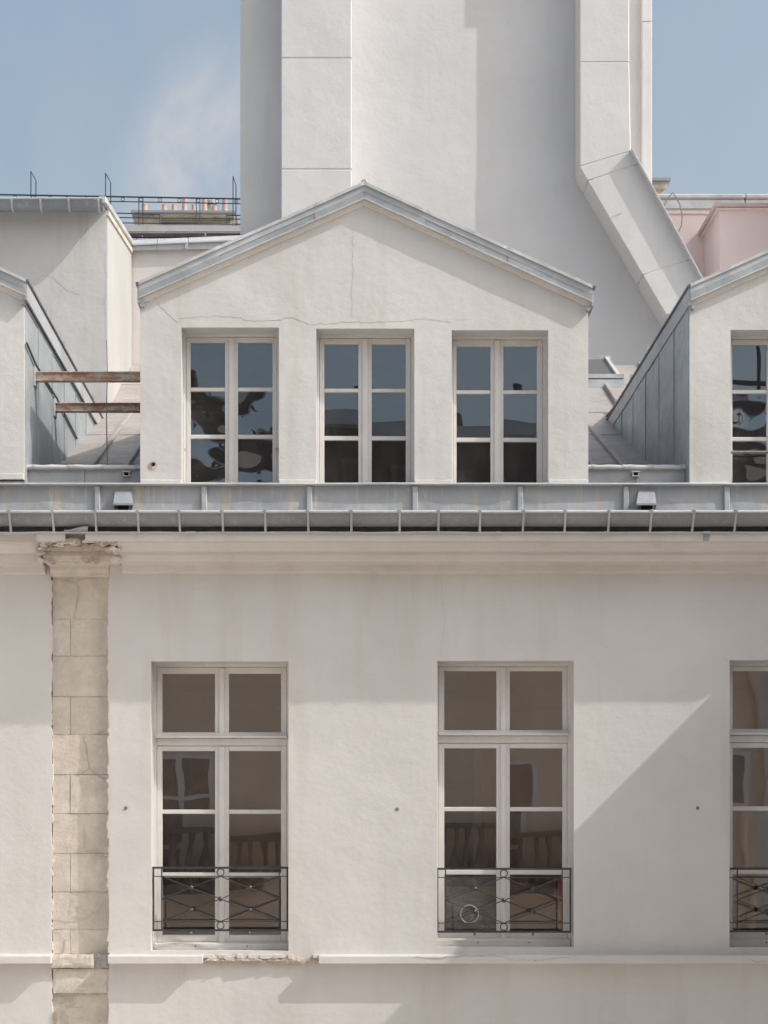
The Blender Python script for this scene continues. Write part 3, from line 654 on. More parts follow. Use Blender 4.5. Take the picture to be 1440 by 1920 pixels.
# ------------------------------------------------------------------ dormers
YD = .02
def dormer(dx, dz, label, first, wins_px, cheek, apex_y=348, back=7.3, el=534, er=541):
    """one gabled dormer; dx, dz shift the middle dormer's measurements; cheek: 'L', 'R' or 'LR' walls that show"""
    xo = XC0+dx; x1 = XC1+dx; xm = X(683, YD)+dx
    def z(py): return Z(py, YD)+dz
    t = thing('dormer', ((xo+x1)/2, YD, z(910)), label, 'dormer', 'gabled dormers above the gutter')
    zl, za, zr = z(el), z(apex_y), z(er)                  # top line of the gable coping
    xl, xr = X(260, -.05)+dx, X(1111, -.05)+dx
    def top(x): return zl+(za-zl)*(x-xl)/(xm-xl) if x < xm else za+(zr-za)*(x-xm)/(xr-xm)
    th = .125                                              # fascia height (vertical)
    # front wall with openings
    ops = [(X(a, YD)+dx, X(b, YD)+dx, z(c)) for a, b, c in ((340, 523, 614), (593, 777, 616), (847, 1028, 619))]
    m = MB(); xs = sorted({xo, x1, xm} | {o[0] for o in ops} | {o[1] for o in ops}); zb = z(907)-.02
    for a, b in zip(xs[:-1], xs[1:]):
        o = [o for o in ops if o[0] <= a+1e-6 and o[1] >= b-1e-6]
        m.xz([(a, o[0][2] if o else zb), (b, o[0][2] if o else zb), (b, top(b)-th), (a, top(a)-th)], YD, YD+.3)
    m.build('front_wall', M['dormer'], t)
    # little plinth at the wall foot
    for a, b in zip([xo]+[o[1] for o in ops], [o[0] for o in ops]+[x1]):
        MB().box(a+.002, b-.002, YD-.012, YD+.05, zb, z(900)).build('plinth', M['dormer'], t, bevel=.004)
    # windows
    rowpx = (((357,422),(446,511)), ((642,726),(733,814.5),(822,904))), (((608,672),(697,761)), ((645,728),(735,817),(825,905))), (((856,920),(944,1007)), ((649,731),(738,820),(828,906)))
    yw = YD+.2
    for k in wins_px:
        cols = [(X(a, yw)+dx, X(b, yw)+dx) for a, b in rowpx[k][0]]; rws = [(Z(b, yw)+dz, Z(a, yw)+dz) for a, b in rowpx[k][1]]
        gm = (lambda ci, ri: M['glass_wavy'] if ri > 0 else M['glass_attic']) if (first and k == 0) or (not first and k == 0) else (lambda ci, ri: M['glass_attic'])
        w = make_window(t, ops[k][0], ops[k][1], z(907), ops[k][2], yw, cols, rws, M['whitew'], gm)
        if first and k == 0:
            for px in (345.5, 519): MB().box(X(px-2.5, yw-.02), X(px+2.5, yw-.02), yw-.035, yw-.012, Z(847, yw), Z(841, yw)).build('rusty_latch', M['rust'], w, bevel=.003)
            MB().tube([(X(345, yw-.02), yw-.03, Z(740, yw)), (X(345, yw-.02), yw-.03, Z(905, yw))], .008, 8).build('shutter_rod', M['whitew'], w)
    # dark attic behind
    m = MB(); zf = z(930); y2 = 3.4; zt = min(zl, zr)-.2
    m.box(xo+.08, x1-.08, y2, y2+.05, zf, zt).box(xo+.08, x1-.08, YD+.31, y2, zf-.05, zf).box(xo+.08, xo+.1, YD+.31, y2, zf, zt).box(x1-.1, x1-.08, YD+.31, y2, zf, zt).box(xo+.08, x1-.08, YD+.31, y2, zt, zt+.03)
    m.build('attic_room', M['darkroom'], t)
    # roof planes
    for (xa, za_, xb, zb_) in ((xl, zl, xm, za), (xm, za, xr, zr)):
        n = 4
        MB().prism([(xa, -.045, za_-.012), (xb, -.045, zb_-.012), (xb, back, zb_-.012), (xa, back, za_-.012)], (0, 0, -.06)).build('roof_plane', M['zinclight'], t)
        # gable fascia in sheets, moulding below
        cuts = [0, .36, .78, 1.0] if xa == xl else [0, .27, .63, 1.0]
        for ci, (c0, c1) in enumerate(zip(cuts[:-1], cuts[1:])):
            p0, q0 = (xa+(xb-xa)*c0, za_+(zb_-za_)*c0), (xa+(xb-xa)*c1, za_+(zb_-za_)*c1)
            yy = -.044+(.004 if ci % 2 else 0); ns = 9; top_, bot_ = [], []
            MB().xz([(p0[0], p0[1]-.018), (q0[0]-.002, q0[1]-.018), (q0[0]-.002, q0[1]-th), (p0[0], p0[1]-th)], yy, YD+.02).build('fascia_sheet', M['zincfascia'], t)
            v = []
            for i in range(ns*2+1):
                u = i/(ns*2); x = p0[0]+(q0[0]-p0[0])*u; zz = p0[1]+(q0[1]-p0[1])*u
                wv = yy-.017+.007*mnoise.noise(Vector((x*2.3, 3.3, 1)))+(.004 if u in (0, 1) else 0)
                v += [(x, wv, zz+.006), (x, YD+.02, zz+.01), (x, YD+.02, zz-.012), (x, wv, zz-.022)]
            MB().add(v, [(4*i+k, 4*i+(k+1)%4, 4*i+4+(k+1)%4, 4*i+4+k) for i in range(ns*2) for k in range(4)] + [(0,1,2,3), tuple(len(v)-4+k for k in (3,2,1,0))]).build('coping_lip', M['zincbright'], t)
        for (d0, d1, yy, mt) in ((th, th+.012, -.05, 'zincbright'), (th+.012, th+.050, -.012, 'cornice')):
            ns = 24; v = []
            for i in range(ns+1):
                u = i/ns; x = xa+(xb-xa)*u; zz = za_+(zb_-za_)*u; q = .0035*mnoise.noise(Vector((x*6, 1, d0*50)))
                v += [(x, yy+q, zz-d0), (x, YD+.03, zz-d0), (x, YD+.03, zz-d1-.8*q), (x, yy+q+(.012 if mt == 'cornice' else 0), zz-d1-q)]
            MB().add(v, [(4*i+k, 4*i+(k+1)%4, 4*i+4+(k+1)%4, 4*i+4+k) for i in range(ns) for k in range(4)] + [(0,1,2,3), tuple(len(v)-4+k for k in (3,2,1,0))]).build('drip_edge' if mt != 'cornice' else 'gable_moulding', M[mt], t)
    MB().prism([(xm-.035, -.05, za-.02), (xm+.035, -.05, za-.02), (xm+.02, -.05, za+.03), (xm-.02, -.05, za+.03)], (0, .5, 0)).build('ridge_cap', M['zinclight'], t, bevel=.006)
    # cheeks clad in zinc sheets, eaves trough above
    for side in cheek:
        xw = x1 if side == 'R' else xo; s = 1 if side == 'R' else -1; ze = (zr if side == 'R' else zl)-.10; y = YD+.301; xi = xw-s*.03
        ys = [YD+.0]+[.69+.73*i for i in range(8)]
        yend = 6.9
        for i, (a, b) in enumerate(zip(ys[:-1], ys[1:])):
            a_, b_ = a+.004, b-.004
            zb0, zb1 = (roof_z(a_)-.03, roof_z(b_)-.03)
            if zb0 >= ze-.05: break
            a__ = YD+.03 if i == 0 else a_
            poly = [(a__, zb0 if i else Z(915, .2)), (b_, min(zb1, ze)), (b_, ze), (a__, ze)]
            off = .004*(i % 2)
            MB().yz(poly, xw+s*.001, xw+s*(.004+off)).build('cheek_sheet', M['zinccheek'], t)
            MB().bar((xw+s*.008, b, max(roof_z(b), roof_z(b))), (xw+s*.008, b, ze), .012, .014, (0, 1, 0)).build('standing_seam', M['zinccheek'], t)
        MB().yz([(YD+.302, Z(915, .2)), (5.2, roof_z(5.2)-.1), (5.2, ze), (YD+.302, ze)], xw-s*.05, xw-s*.031).build('cheek_core', M['zinccheek'], t)
        # eaves strip
        zo = (zr if side == 'R' else zl); xe = xr if side == 'R' else xl
        MB().yz([(-.04, zo-.17), (5.6, zo-.17), (5.6, zo-.02), (-.04, zo-.02)], xe+s*.012, xe-s*.006).build('eaves_strip', M['zinc'], t)
        MB().tube([(xe+s*.012, -.05, zo-.012), (xe+s*.012, 5.6, zo-.012)], .016, 8).build('eaves_roll', M['zincdark'], t, smooth=True)
        MB().tube([(xe-s*.03, -.03, zo-.185), (xe-s*.03, 5.6, zo-.185)], .02, 8).build('eaves_board', M['zincfascia'], t, smooth=True)
        for q in (.9, 1.9, 2.9, 3.9): MB().box(xe+s*.0, xe+s*.03, q, q+.02, zo-.02, zo+.045).build('snow_hook', M['zinclight'], t)
    return t
d_mid = dormer(0, 0, 'middle cream gabled dormer with three casement windows', True, (0, 1, 2), 'LR')
d_left = dormer(X(45, YD)-X(1103, YD), .055, 'dormer cut off by the left edge, zinc cheek beside the rusty beams', False, (2,), 'R', back=5.3)
d_right = dormer(X(1293, YD)-X(263, YD), -.02, 'dormer cut off by the right edge, shaded zinc cheek and one window', False, (0, 1), 'L', back=5.3)
for i, (pts, w) in enumerate([([(290,560),(303,578),(320,592),(334,605),(345,596)], .006), ([(334,597),(380,594),(430,593),(470,601),(520,600),(545,595),(580,608),(620,606),(660,604),(700,605),(740,603),(800,598),(845,605)], .0055),
        ([(661,430),(662,500),(659,560),(660,600)], .0035), ([(296,905),(330,906)], .004), ([(780,902),(840,898)], .005)]):
    crack(d_mid, pts, YD, w, seed=60+i, jit=.008)
hole = MB(); c = P(287, 872, YD)
hole.lathe((c[0], YD-.006, c[2]), [(.036, .0), (.030, .002), (.024, .0055)], 14, 'y'); h_ = hole.build('rusty_socket', M['rust'], d_mid)
MB().lathe((c[0]+.004, YD-.012, c[2]+.006), [(.014, 0), (.018, .006)], 10, 'y').build('socket_hole', M['darkvoid'], d_mid)
MB().tube([P(1362, 848, YD+.12), P(1550, 848, YD+.12)], .013, 10).build('guard_bar', M['steel'], d_right)
MB().tube([P(1362, 863, YD+.3), P(1550, 863, YD+.3)], .02, 8).build('inner_bar', M['darkvoid'], d_right)

# rusty beams between the left and middle dormers
for k, (py, yb) in enumerate(((707, .52), (765, 1.59))):
    xa, xb = X(45, YD)+.006, XC0-.008; zc = ZC+4.2; h = .066
    bm_ = MB(); bm_.box(xa, xb, yb-.004, yb+.004, zc-h/2, zc+h/2).box(xa, xb, yb-.036, yb+.036, zc+h/2, zc+h/2+.007).box(xa, xb, yb-.036, yb+.036, zc-h/2-.007, zc-h/2)
    o = bm_.build('steel_beam', M['rust'], None, bevel=.0015)
    tag(o, ('upper rusty steel beam bridging the left and middle dormers', 'lower rusty steel beam further back between the left and middle dormers')[k], 'beam', 'rusty beams between the dormers')
    MB().box(xa-.004, xa+.012, yb-.06, yb+.06, zc-.09, zc+.09).build('end_plate', M['zinclight'], o, bevel=.003)
cb = MB().tube([(X(45,YD)+.02, .04, ZC+4.36), (X(45,YD)+.02, .5, ZC+4.30), (X(45,YD)+.02, 1.6, ZC+4.30), (X(45,YD)+.02, 2.9, ZC+4.22)], .010, 6)
tag(cb.build('cable', M['iron'], None), 'dark cable clipped along the zinc cheek of the left dormer', 'cable')
wr = MB().tube([(X(45,YD)+.55, 1.2+.03*math.sin(i), ZC+3.42+i*.13) for i in range(11)], .005, 6)
tag(wr.build('hanging_wire', M['copperwire'], None), 'thin pale wire hanging down across both rusty beams', 'wire')

# ------------------------------------------------------------------ balcony railings at the tall windows
def railing(x0, x1, z0, z1, label):
    y = .075; xm = (x0+x1)/2; h = z1-z0
    t = thing('window_railing', (xm, y, z0), label, 'railing', 'wrought iron railings at the tall windows')
    def B(name, p, q, w=.012, d=.012): MB().bar((p[0], y, p[1]), (q[0], y, q[1]), d, w, (0, 1, 0) if abs(p[0]-q[0]) < 1e-4 else (0, 0, 1)).build(name, M['iron'], t)
    B('top_rail', (x0, z1), (x1, z1), .018, .034); B('bottom_rail', (x0, z0), (x1, z0), .018, .02)
    za, zb = z1-.074, z0+.074; xa, xb = x0+.078, x1-.078; zm = (za+zb)/2; xq0, xq1 = (xa+xm)/2, (xb+xm)/2; zq0, zq1 = (za+zm)/2, (zb+zm)/2
    B('horizontal_bar', (x0+.008, za), (x1-.008, za), .008, .008); B('horizontal_bar', (x0+.008, zb), (x1-.008, zb), .008, .008)
    for x in (x0+.008, x1-.008): B('end_post', (x, z0+.009), (x, z1-.009), .014, .014)
    for x in (xa, xb): B('upright_bar', (x, z0+.009), (x, z1-.009), .010, .010)
    y0 = y
    for (p, q) in (((xa, za), (xb, zb)), ((xa, zb), (xb, za)), ((xa, zm), (xm, za)), ((xa, zm), (xm, zb)), ((xb, zm), (xm, za)), ((xb, zm), (xm, zb))):
        B('diagonal_bar', p, q, .009, .009)
    for zc in ((z1-.009+za+.004)/2, (z0+.009+zb-.004)/2):
        r = .030; MB().tube([(xm+r*math.cos(a), y, zc+r*math.sin(a)) for a in [i*2*math.pi/22 for i in range(22)]], .0055, 6, True).build('ring', M['iron'], t, smooth=True)
    for p in ((xq0, zq0), (xq1, zq0), (xm, zm), (xq0, zq1), (xq1, zq1)):
        MB().lathe((p[0], y-.016, p[1]), [(.006, 0), (.010, .002), (.014, .008), (.021, .012), (.021, .022)], 12, 'y').build('rosette', M['iron'], t, smooth=True)
    for x in (xq0, xq1):
        MB().lathe((x, y, z0-.034), [(.003, 0), (.011, .006), (.013, .013), (.009, .021), (.005, .026)], 10).build('ball_foot', M['steel'], t, smooth=True)
    return t
ys = .075
railing(X(283)+.006, X(541)-.004, Z(1744, ys), Z(1627, ys), 'iron lattice railing of the tall window beside the stone pilaster')
railing(X(820)-.004, X(1076)-.012, Z(1747, ys), Z(1629, ys), 'iron lattice railing of the middle tall window')
railing(X(1368)+.004, X(1625)-.004, Z(1746, ys), Z(1629, ys), 'shaded iron lattice railing at the right edge of the photo')

# ------------------------------------------------------------------ tall white chimney wall behind
tw = thing('white_chimney_wall', (1.4, 8.2, ZC+4.0), 'tall white party wall with two projecting chimney flues behind the dormers', 'chimney wall')
YT, YFl = 8.0, 7.54; ZT = ZC+14.5
def q(px, py, y): return (X(px, y), Z(py, y))
sl = [(1183, 283), (1313, 521), (1368, 622)]
MB().xz([q(451, 900, YT), (X(450, YT), ZT), (X(1222, YT), ZT), q(1222, 352, YT), q(1313, 515, YT), q(1372, 622, YT), q(1372, 900, YT)], YT, YT+1.2).build('wall', M['tower'], tw)
# left flue in three lifts with joints
xs0, xs1 = X(527, YFl), X(659.5, YFl)
cuts = [Z(760, YFl), Z(317, YFl), Z(108.5, YFl), Z(-180, YFl), ZT]
for a, b in zip(cuts[:-1], cuts[1:]):
    MB().box(xs0, xs1, YFl+R.uniform(0, .006), YT, a+.003, b-.003).build('flue_block', M['flue'], tw, bevel=.012)
MB().box(xs0+.012, xs1-.012, YFl+.012, YT, cuts[0], ZT-.1).build('flue_core', M['tower'], tw)
# right flue: upright shaft, then slanting run
fx0, fx1 = X(1087, YFl), X(1180, YFl)
zc = [Z(116, YFl), Z(-170, YFl), ZT]
bend = [q(1087, 312, YFl), q(1183, 283, YFl)]
MB().xz([bend[0], (fx0, zc[0]-.002), (fx1, zc[0]-.002), bend[1]], YFl, YT).build('flue_block', M['flue'], tw, bevel=.012)
for a, b in zip(zc[:-1], zc[1:]): MB().box(fx0, fx1, YFl+.005, YT, a+.002, b-.002).build('flue_block', M['flue'], tw, bevel=.012)
def ldiag(t): return (1087+(1268-1087)*t, 312+(622-312)*t)
def rdiag(t): return (1183+(1368-1183)*t, 283+(622-283)*t)
ts = [(0.0, 0.0), (.075, .12), (.30, .385), (.66, .63), (1.0, 1.0)]
ts = [(0, 0), (.085, .07), (.655, .60), (1.0, 1.0)]
for k, ((a0, a1), (b0_, b1_)) in enumerate(zip(ts[:-1], ts[1:])):
    e = .0012
    MB().xz([q(*ldiag(a0+e), YFl), q(*rdiag(a1+e), YFl), q(*rdiag(b1_-e), YFl), q(*ldiag(b0_-e), YFl)], YFl+.004*(k % 2), YT).build('flue_block', M['flue'], tw, bevel=.006)
MB().xz([q(1092, 300, YFl), q(1176, 283, YFl), q(1360, 622, YFl), q(1275, 622, YFl)], YFl+.008, YT).build('flue_core', M['tower'], tw)
a, b = Vector((*bend[1], 0)), Vector((*q(1368, 622, YFl), 0))
MB().prism([(bend[1][0]-.01, YFl-.094, bend[1][1]), (bend[1][0]+.004, YFl-.094, bend[1][1]), (b.x+.004, YFl-.094, b.y), (b.x-.01, YFl-.094, b.y)], (0, .5, 0)).build('raised_edge', M['flue'], tw)
crack(tw, [(1138, 414), (1150, 405), (1166, 398)], YFl, .010, 'flue_joint', seed=90)
MB().box(2.93, fx1+.12, 7.535, YT-.002, ZC+12.1, ZT+.2).build('flue_collar', M['flue'], tw, bevel=.01)
for a, b in ((Z(420, 7.9), Z(41, 7.9)), (Z(41, 7.9)+.008, ZT)):
    MB().xz([(X(1204, 7.9), a if a > Z(400, 7.9) else Z(310, 7.9)), (X(1204, 7.9), b), (X(1222.5, 7.9), b), (X(1222.5, 7.9), a if a > Z(400, 7.9) else Z(352, 7.9))], 7.9, YT).build('corner_strip', M['tower'], tw, bevel=.008)

# ------------------------------------------------------------------ grey-cream building at the left with its own gutter
lb = thing('left_rear_building', (-5, 6, ZC+4), 'grey-cream rear building with grey gutter rising behind the left dormer', 'building')
xw = X(199, 5); zt = Z(394, 5)
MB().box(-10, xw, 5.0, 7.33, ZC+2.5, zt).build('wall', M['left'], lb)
MB().prism([(-10, 4.80, zt+.0), (xw-.0, 4.80, zt+.0), (xw, 7.33, zt+.40), (-10, 7.33, zt+.40)], (0, 0, .06)).build('roof_slab', M['zinclight'], lb)
MB().prism([(xw, 5.012, ZC+2.5), (xw, 7.325, ZC+2.5), (xw, 7.325, zt+.40), (xw, 5.012, zt+.02)], (.012, 0, 0)).build('side_wall', M['leftside'], lb)  # thin slab carrying the plaster darkened against the sun
MB().box(-10, xw-.002, 4.82, 4.998, zt-.012, zt-.001).build('soffit', M['left'], lb)
m = MB(); prof = [(4.79+.105*math.cos(math.pi+math.pi*i/12), zt+.012+.105*math.sin(math.pi+math.pi*i/12)) for i in range(13)]
inn = [(y+.0, z+.006) for y, z in prof[::-1]]
m.yz(prof+[(prof[-1][0], prof[-1][1]+.004), (prof[0][0], prof[0][1]+.004)], -10, xw+.0)
lg = m.build('gutter', M['zincgutter'], lb, smooth=True)
MB().tube([(-10, 4.685, zt+.017), (xw, 4.685, zt+.017)], .011, 8).build('gutter_bead', M['zincbright'], lg, smooth=True)
for px in (-30, 22, 76, 129, 185):
    pts = [(X(px, 4.7), 4.79+.110*math.cos(t_), zt+.012+.110*math.sin(t_)) for t_ in [math.pi+math.pi*.62*i/8 for i in range(9)]]
    mm = MB()
    for a, b in zip(pts[:-1], pts[1:]): mm.bar(a, b, .02, .006, (0, -1, .2))
    mm.build('gutter_strap', M['zincbright'], lg)
MB().prism([(xw-.05, 4.70, zt-.03), (xw+.04, 4.70, zt-.03), (xw+.04, 7.36, zt+.40), (xw-.05, 7.36, zt+.40)], (0, 0, .075)).build('side_coping', M['zincbright'], lb, bevel=.01)
MB().prism([(xw+.0, 5.0, zt-.06), (xw+.03, 5.0, zt-.06), (xw+.03, 7.33, zt+.30), (xw+.0, 7.33, zt+.30)], (0, 0, .055)).build('side_moulding', M['chim'], lb)
crack(lb, [(196,470),(199,520),(197,570),(199,640)], 5.0, .006, seed=81); crack(lb, [(62,527),(80,515),(100,520),(125,545),(150,552)], 5.0, .006, seed=82)
crack(lb, [(165,395),(163,430),(158,450)], 5.0, .005, seed=83, jit=.02)
# low wall with zinc coping joining it to the chimney wall
lw = thing('low_wall', (X(350, 7.35), 7.4, ZC+5.5), 'low pale wall under a zinc coping beside the left rear building', 'wall')
MB().box(X(245, 7.35)-.02, X(520, 7.35), 7.35, 7.7, ZC+5.5, Z(469, 7.35)).build('wall', M['lowwall'], lw)
xa = X(246, 7.3)
for i, (a, b, da, db) in enumerate(((246, 294, 0, .4), (294, 352, .4, .8), (352, 520, .8, 2))):
    u = lambda px: (px-246)*(-9/205)
    MB().xz([q(a+.3, 469+u(a)*.45, 7.28), q(b-.3, 469+u(b)*.45, 7.28), q(b-.3, 456+u(b), 7.28), q(a+.3, 456+u(a), 7.28)], 7.28, 7.36).build('coping_sheet', M['zinclight'], lw)
    MB().prism([(X(a+.3, 7.25), 7.255, Z(456+u(a), 7.25)), (X(b-.3, 7.25), 7.255, Z(456+u(b), 7.25)), (X(b-.3, 7.7), 7.72, Z(449+u(b), 7.7)), (X(a+.3, 7.7), 7.72, Z(449+u(a), 7.7))], (0, 0, -.03)).build('coping_top', M['zincbright'], lw, bevel=.008)
MB().box(X(347, 7.26), X(353, 7.26), 7.26, 7.29, Z(466, 7.26), Z(452, 7.26)).build('coping_strap', M['zinclight'], lw)

# ------------------------------------------------------------------ roofs and chimney stack in the distance, left
zr_ = thing('distant_zinc_roof', (X(330, 12), 12, ZC+7.5), 'blue-grey zinc and slate roof edge below the terrace railing', 'roof')
for i, (a, b, y, mt) in enumerate(((421.5, 433, 12.6, 'zinc'), (433, 436.5, 12.45, 'zincbright'), (436.5, 441, 12.35, 'brickline'), (441, 449, 12.2, 'slate'), (449, 470, 12.1, 'zinc'))):
    n = (3, 2, 4, 9, 2)[i]; x0_, x1_ = X(150, y), X(620, y)
    for k in range(n):
        u0, u1 = x0_+(x1_-x0_)*k/n+.01, x0_+(x1_-x0_)*(k+1)/n-.01
        MB().prism([(u0, y, Z(b, y)), (u1, y, Z(b, y)), (u1, y+.14, Z(a, y)), (u0, y+.14, Z(a, y))], (0, .5, 0)).build(('roof_band', 'zinc_flashing', 'brick_course', 'slate', 'roof_band')[i], M[mt], zr_)
MB().box(X(150, 12.6), X(620, 12.6), 12.62, 13.6, ZC+6, Z(422, 12.6)).build('wall', M['left'], zr_)
ch = thing('chimney_stack', (X(345, 18), 18, Z(440, 18)), 'beige chimney stack with a row of eight terracotta pots', 'chimney')
y = 18
MB().xz([q(257, 450, y), q(440, 450, y), q(437, 404, y), q(246.5, 396, y)], y, y+1).build('stack', M['chim'], ch)
MB().xz([q(289, 403, y-.1), q(441, 404, y-.1), q(442, 397, y-.1), q(286, 395, y-.1)], y-.12, y+1).build('stack_head', M['chim'], ch)
MB().xz([q(245.5, 397.5, y-.2), q(443, 398.5, y-.2), q(443, 395, y-.2), q(245.5, 393.5, y-.2)], y-.2, y+1.1).build('stack_cap', M['slate'], ch)
for i in range(5): MB().box(X(303, y), X(432, y), y-.012, y, Z(409+i*3.4, y)-.02, Z(409+i*3.4, y)+.03).build('brick_course', M['chim'], ch)
for i, (px, top_, r, mt) in enumerate(((271, 383, 5.6, 'terra'), (308, 384, 4.8, 'terra'), (326.5, 384, 4.8, 'terra'), (346, 372.5, 4.9, 'terrapink'), (363.5, 384.5, 4.3, 'terra'), (383.5, 373, 5.0, 'terrapink'), (402, 385.5, 4.8, 'terra'), (421.5, 374.5, 4.9, 'terrapink'))):
    yy = y+.3; h = Z(top_, yy)-Z(396, yy); rm = r*(D+yy)/F
    MB().lathe((X(px, yy), yy, Z(396, yy)), [(rm, 0), (rm*.94, h*.82), (rm*1.04, h*.86), (rm*1.04, h*.96), (rm*.86, h), (rm*.8, h*.9)], 14).build('chimney_pot', M[mt], ch, smooth=True)
yy = 18.6; MB().lathe((X(396, yy), yy, Z(395, yy)), [(.11, 0), (.11, .08), (.02, .10), (.13, .11), (.14, .16), (.08, .20), (.02, .21)], 14).build('metal_cowl', M['zinc'], ch, smooth=True)
# terrace railing on the skyline
tr = thing('terrace_railing', (X(300, 13), 13, Z(420, 13)), 'thin dark terrace railing with small rings and tall hoops on the skyline', 'railing')
y = 13; W = lambda n: n*(D+y)/F
def tl(px): return 365+(px)*8/453
def trb(name, a, b, w=2.6): MB().tube([P(*a, y), P(*b, y)], W(w)/2, 6).build(name, M['rail'], tr)
trb('top_rail', (-60, tl(-60)), (640, tl(640)), 3); trb('lower_rail', (-60, tl(-60)+9), (640, tl(640)+9), 2)
trb('bottom_rail', (-60, tl(-60)+51), (640, tl(640)+46), 2)
for a, b in ((200, 300), (425, 470)): trb('middle_rail', (a, 399 if a < 400 else 403.5), (b, 402 if b < 400 else 404.5), 2.2); trb('middle_rail', (a, 407.5 if a < 400 else 410.5), (b, 409 if b < 400 else 411.5), 2)
for px in (-20, 28, 62, 94, 125, 161, 230, 264.5, 300, 336, 372, 407, 443):
    c = P(px, tl(px)+4.6, y); r = W(3.3)
    MB().tube([(c[0]+r*math.cos(a), y, c[2]+r*math.sin(a)) for a in [i*2*math.pi/12 for i in range(12)]], W(.6), 5, True).build('ring', M['rail'], tr)
for px in (260.5, 268, 368, 375): trb('post', (px, tl(px)), (px, 421), 2)
for px in (300, 425): trb('post', (px, 401), (px, 420), 2)
for px, t_ in ((58, 321), (198, 324.5), (437, 330)):
    w = 9.5 if px < 400 else 5.5
    pts = [P(px, 424, y), P(px, t_, y)] + [P(px+w*(1-math.cos(a)), t_+18*(1-math.sin(math.pi/2+a*.98)), y) for a in [i*math.pi/2/7 for i in range(1, 8)]] + [P(px+w, 424, y)]
    MB().tube(pts, W(1.1), 6).build('hoop', M['rail'], tr)
MB().box(X(-80, 13.3), X(640, 13.3), 13.0, 13.6, ZC+6, Z(421.5, 13)).build('terrace_kerb', M['zinc'], tr)

# ------------------------------------------------------------------ pink building, right
pk = thing('pink_building', (6.5, 10, ZC+4), 'pale pink rendered building with zinc coping behind the right dormer', 'building')
y = 10.0
MB().box(X(1215, y), 12, y, y+1, ZC+4, Z(393, y)).build('back_wall', M['pink'], pk)
MB().box(X(1215, y), 12, y-.010, y+.02, Z(401, y), Z(393, y)).build('band', M['pink'], pk)
xj = [X(1210, y), X(1397, y), X(1590, y), 12]
for a, b in zip(xj[:-1], xj[1:]):
    MB().box(a, b-.008, y-.022, y+.9, Z(392.6, y), Z(374.5, y)).build('coping_sheet', M['zincbright'], pk, bevel=.01)
    MB().box(a, b-.008, y-.036, y+1, Z(374.2, y), Z(364.5, y)).build('coping_top', M['zincbright'], pk, bevel=.02)
yb = 8.94; xb = X(1350, yb)
MB().box(xb, 12, yb, y-.002, ZC+3, Z(394, yb)).build('front_block', M['pink'], pk)
MB().box(xb-.05, 12, yb-.05, y-.004, Z(394, yb), Z(391, yb)).build('block_moulding', M['pink'], pk, bevel=.01)
MB().rough(xb-.09, 12, Z(391, yb), Z(384.5, yb), yb-.09, y-.006, .014, 3, .05).build('block_cap', M['pinkcap'], pk)
MB().box(6.15, 7.6, 8.2, yb-.002, ZC+3, ZC+12).build('added_shade_block', M['pink'], pk)  # tall block added out of view to cast shade on the front block
w_ = MB().tube([P(1244, 389, 9.6), P(1250, 375, 9.6), P(1261, 361, 9.6), P(1268, 370, 9.6), P(1275, 385, 9.6), P(1279, 405, 9.6), P(1278, 422, 9.6), P(1271, 437, 9.6)], .009, 6)
tag(w_.build('aerial_wire', M['copperwire'], None, smooth=True), 'thin looped wire in front of the pink building coping', 'wire')
cs = thing('stone_chimney', (X(1230, 14), 14, Z(380, 14)), 'small beige chimney top peeping beside the white chimney wall', 'chimney'); y = 14
MB().box(X(1190, y), X(1246, y), y, y+.8, ZC+6, Z(353, y)).build('shaft', M['chim'], cs)
MB().xz([q(1190, 356, y), q(1247, 356, y), q(1250, 352, y), q(1250, 345, y), q(1190, 345, y)], y-.1, y+.9).build('head', M['chim'], cs)
MB().box(X(1190, y), X(1254.5, y), y-.16, y+.9, Z(345, y), Z(340, y)).build('cap', M['slate'], cs)

# ------------------------------------------------------------------ skylight on the roof, right
sk = thing('skylight', (X(1120, 6.6), 6.6, roof_z(6.6)), 'grey wired roof skylight right of the middle dormer', 'skylight')
def rp(x, y, l): return (x, y, roof_z(y)+l)
ya, yb2 = 6.15, 7.2; x0_, x1_ = X(1100, 6.6)-1.0, X(1150, 6.6)
MB().prism([rp(x0_, ya, .12), rp(x1_+.06, ya, .12), rp(x1_+.06, yb2, .12), rp(x0_, yb2, .12)], (0, 0, -.12)).build('curb', M['zinclight'], sk)
for i in range(3):
    a = x0_+(x1_-x0_)*i/3+.02; b = x0_+(x1_-x0_)*(i+1)/3-.02
    MB().prism([rp(a, ya+.05, .135), rp(b, ya+.05, .135), rp(b, yb2-.05, .135), rp(a, yb2-.05, .135)], (0, 0, -.012)).build('pane', plain('wired_glass', (.13, .13, .13), .35, 0, .15, .2, 30) if i == 0 else bpy.data.materials['wired_glass'], sk)
    MB().bar(rp(b+.02, ya, .15), rp(b+.02, yb2, .15), .04, .04).build('glazing_bar', M['zincbright'], sk)
for (y_, h_) in ((ya+.02, .05), (yb2-.02, .05)): MB().bar(rp(x0_, y_, .15), rp(x1_+.06, y_, .15), .05, h_).build('frame_bar', M['zinclight'], sk)
MB().box(x0_, x1_+1.9, 7.26, 7.5, Z(703, 7.3), Z(694, 7.3)).build('ridge_flashing', M['zincbright'], sk)

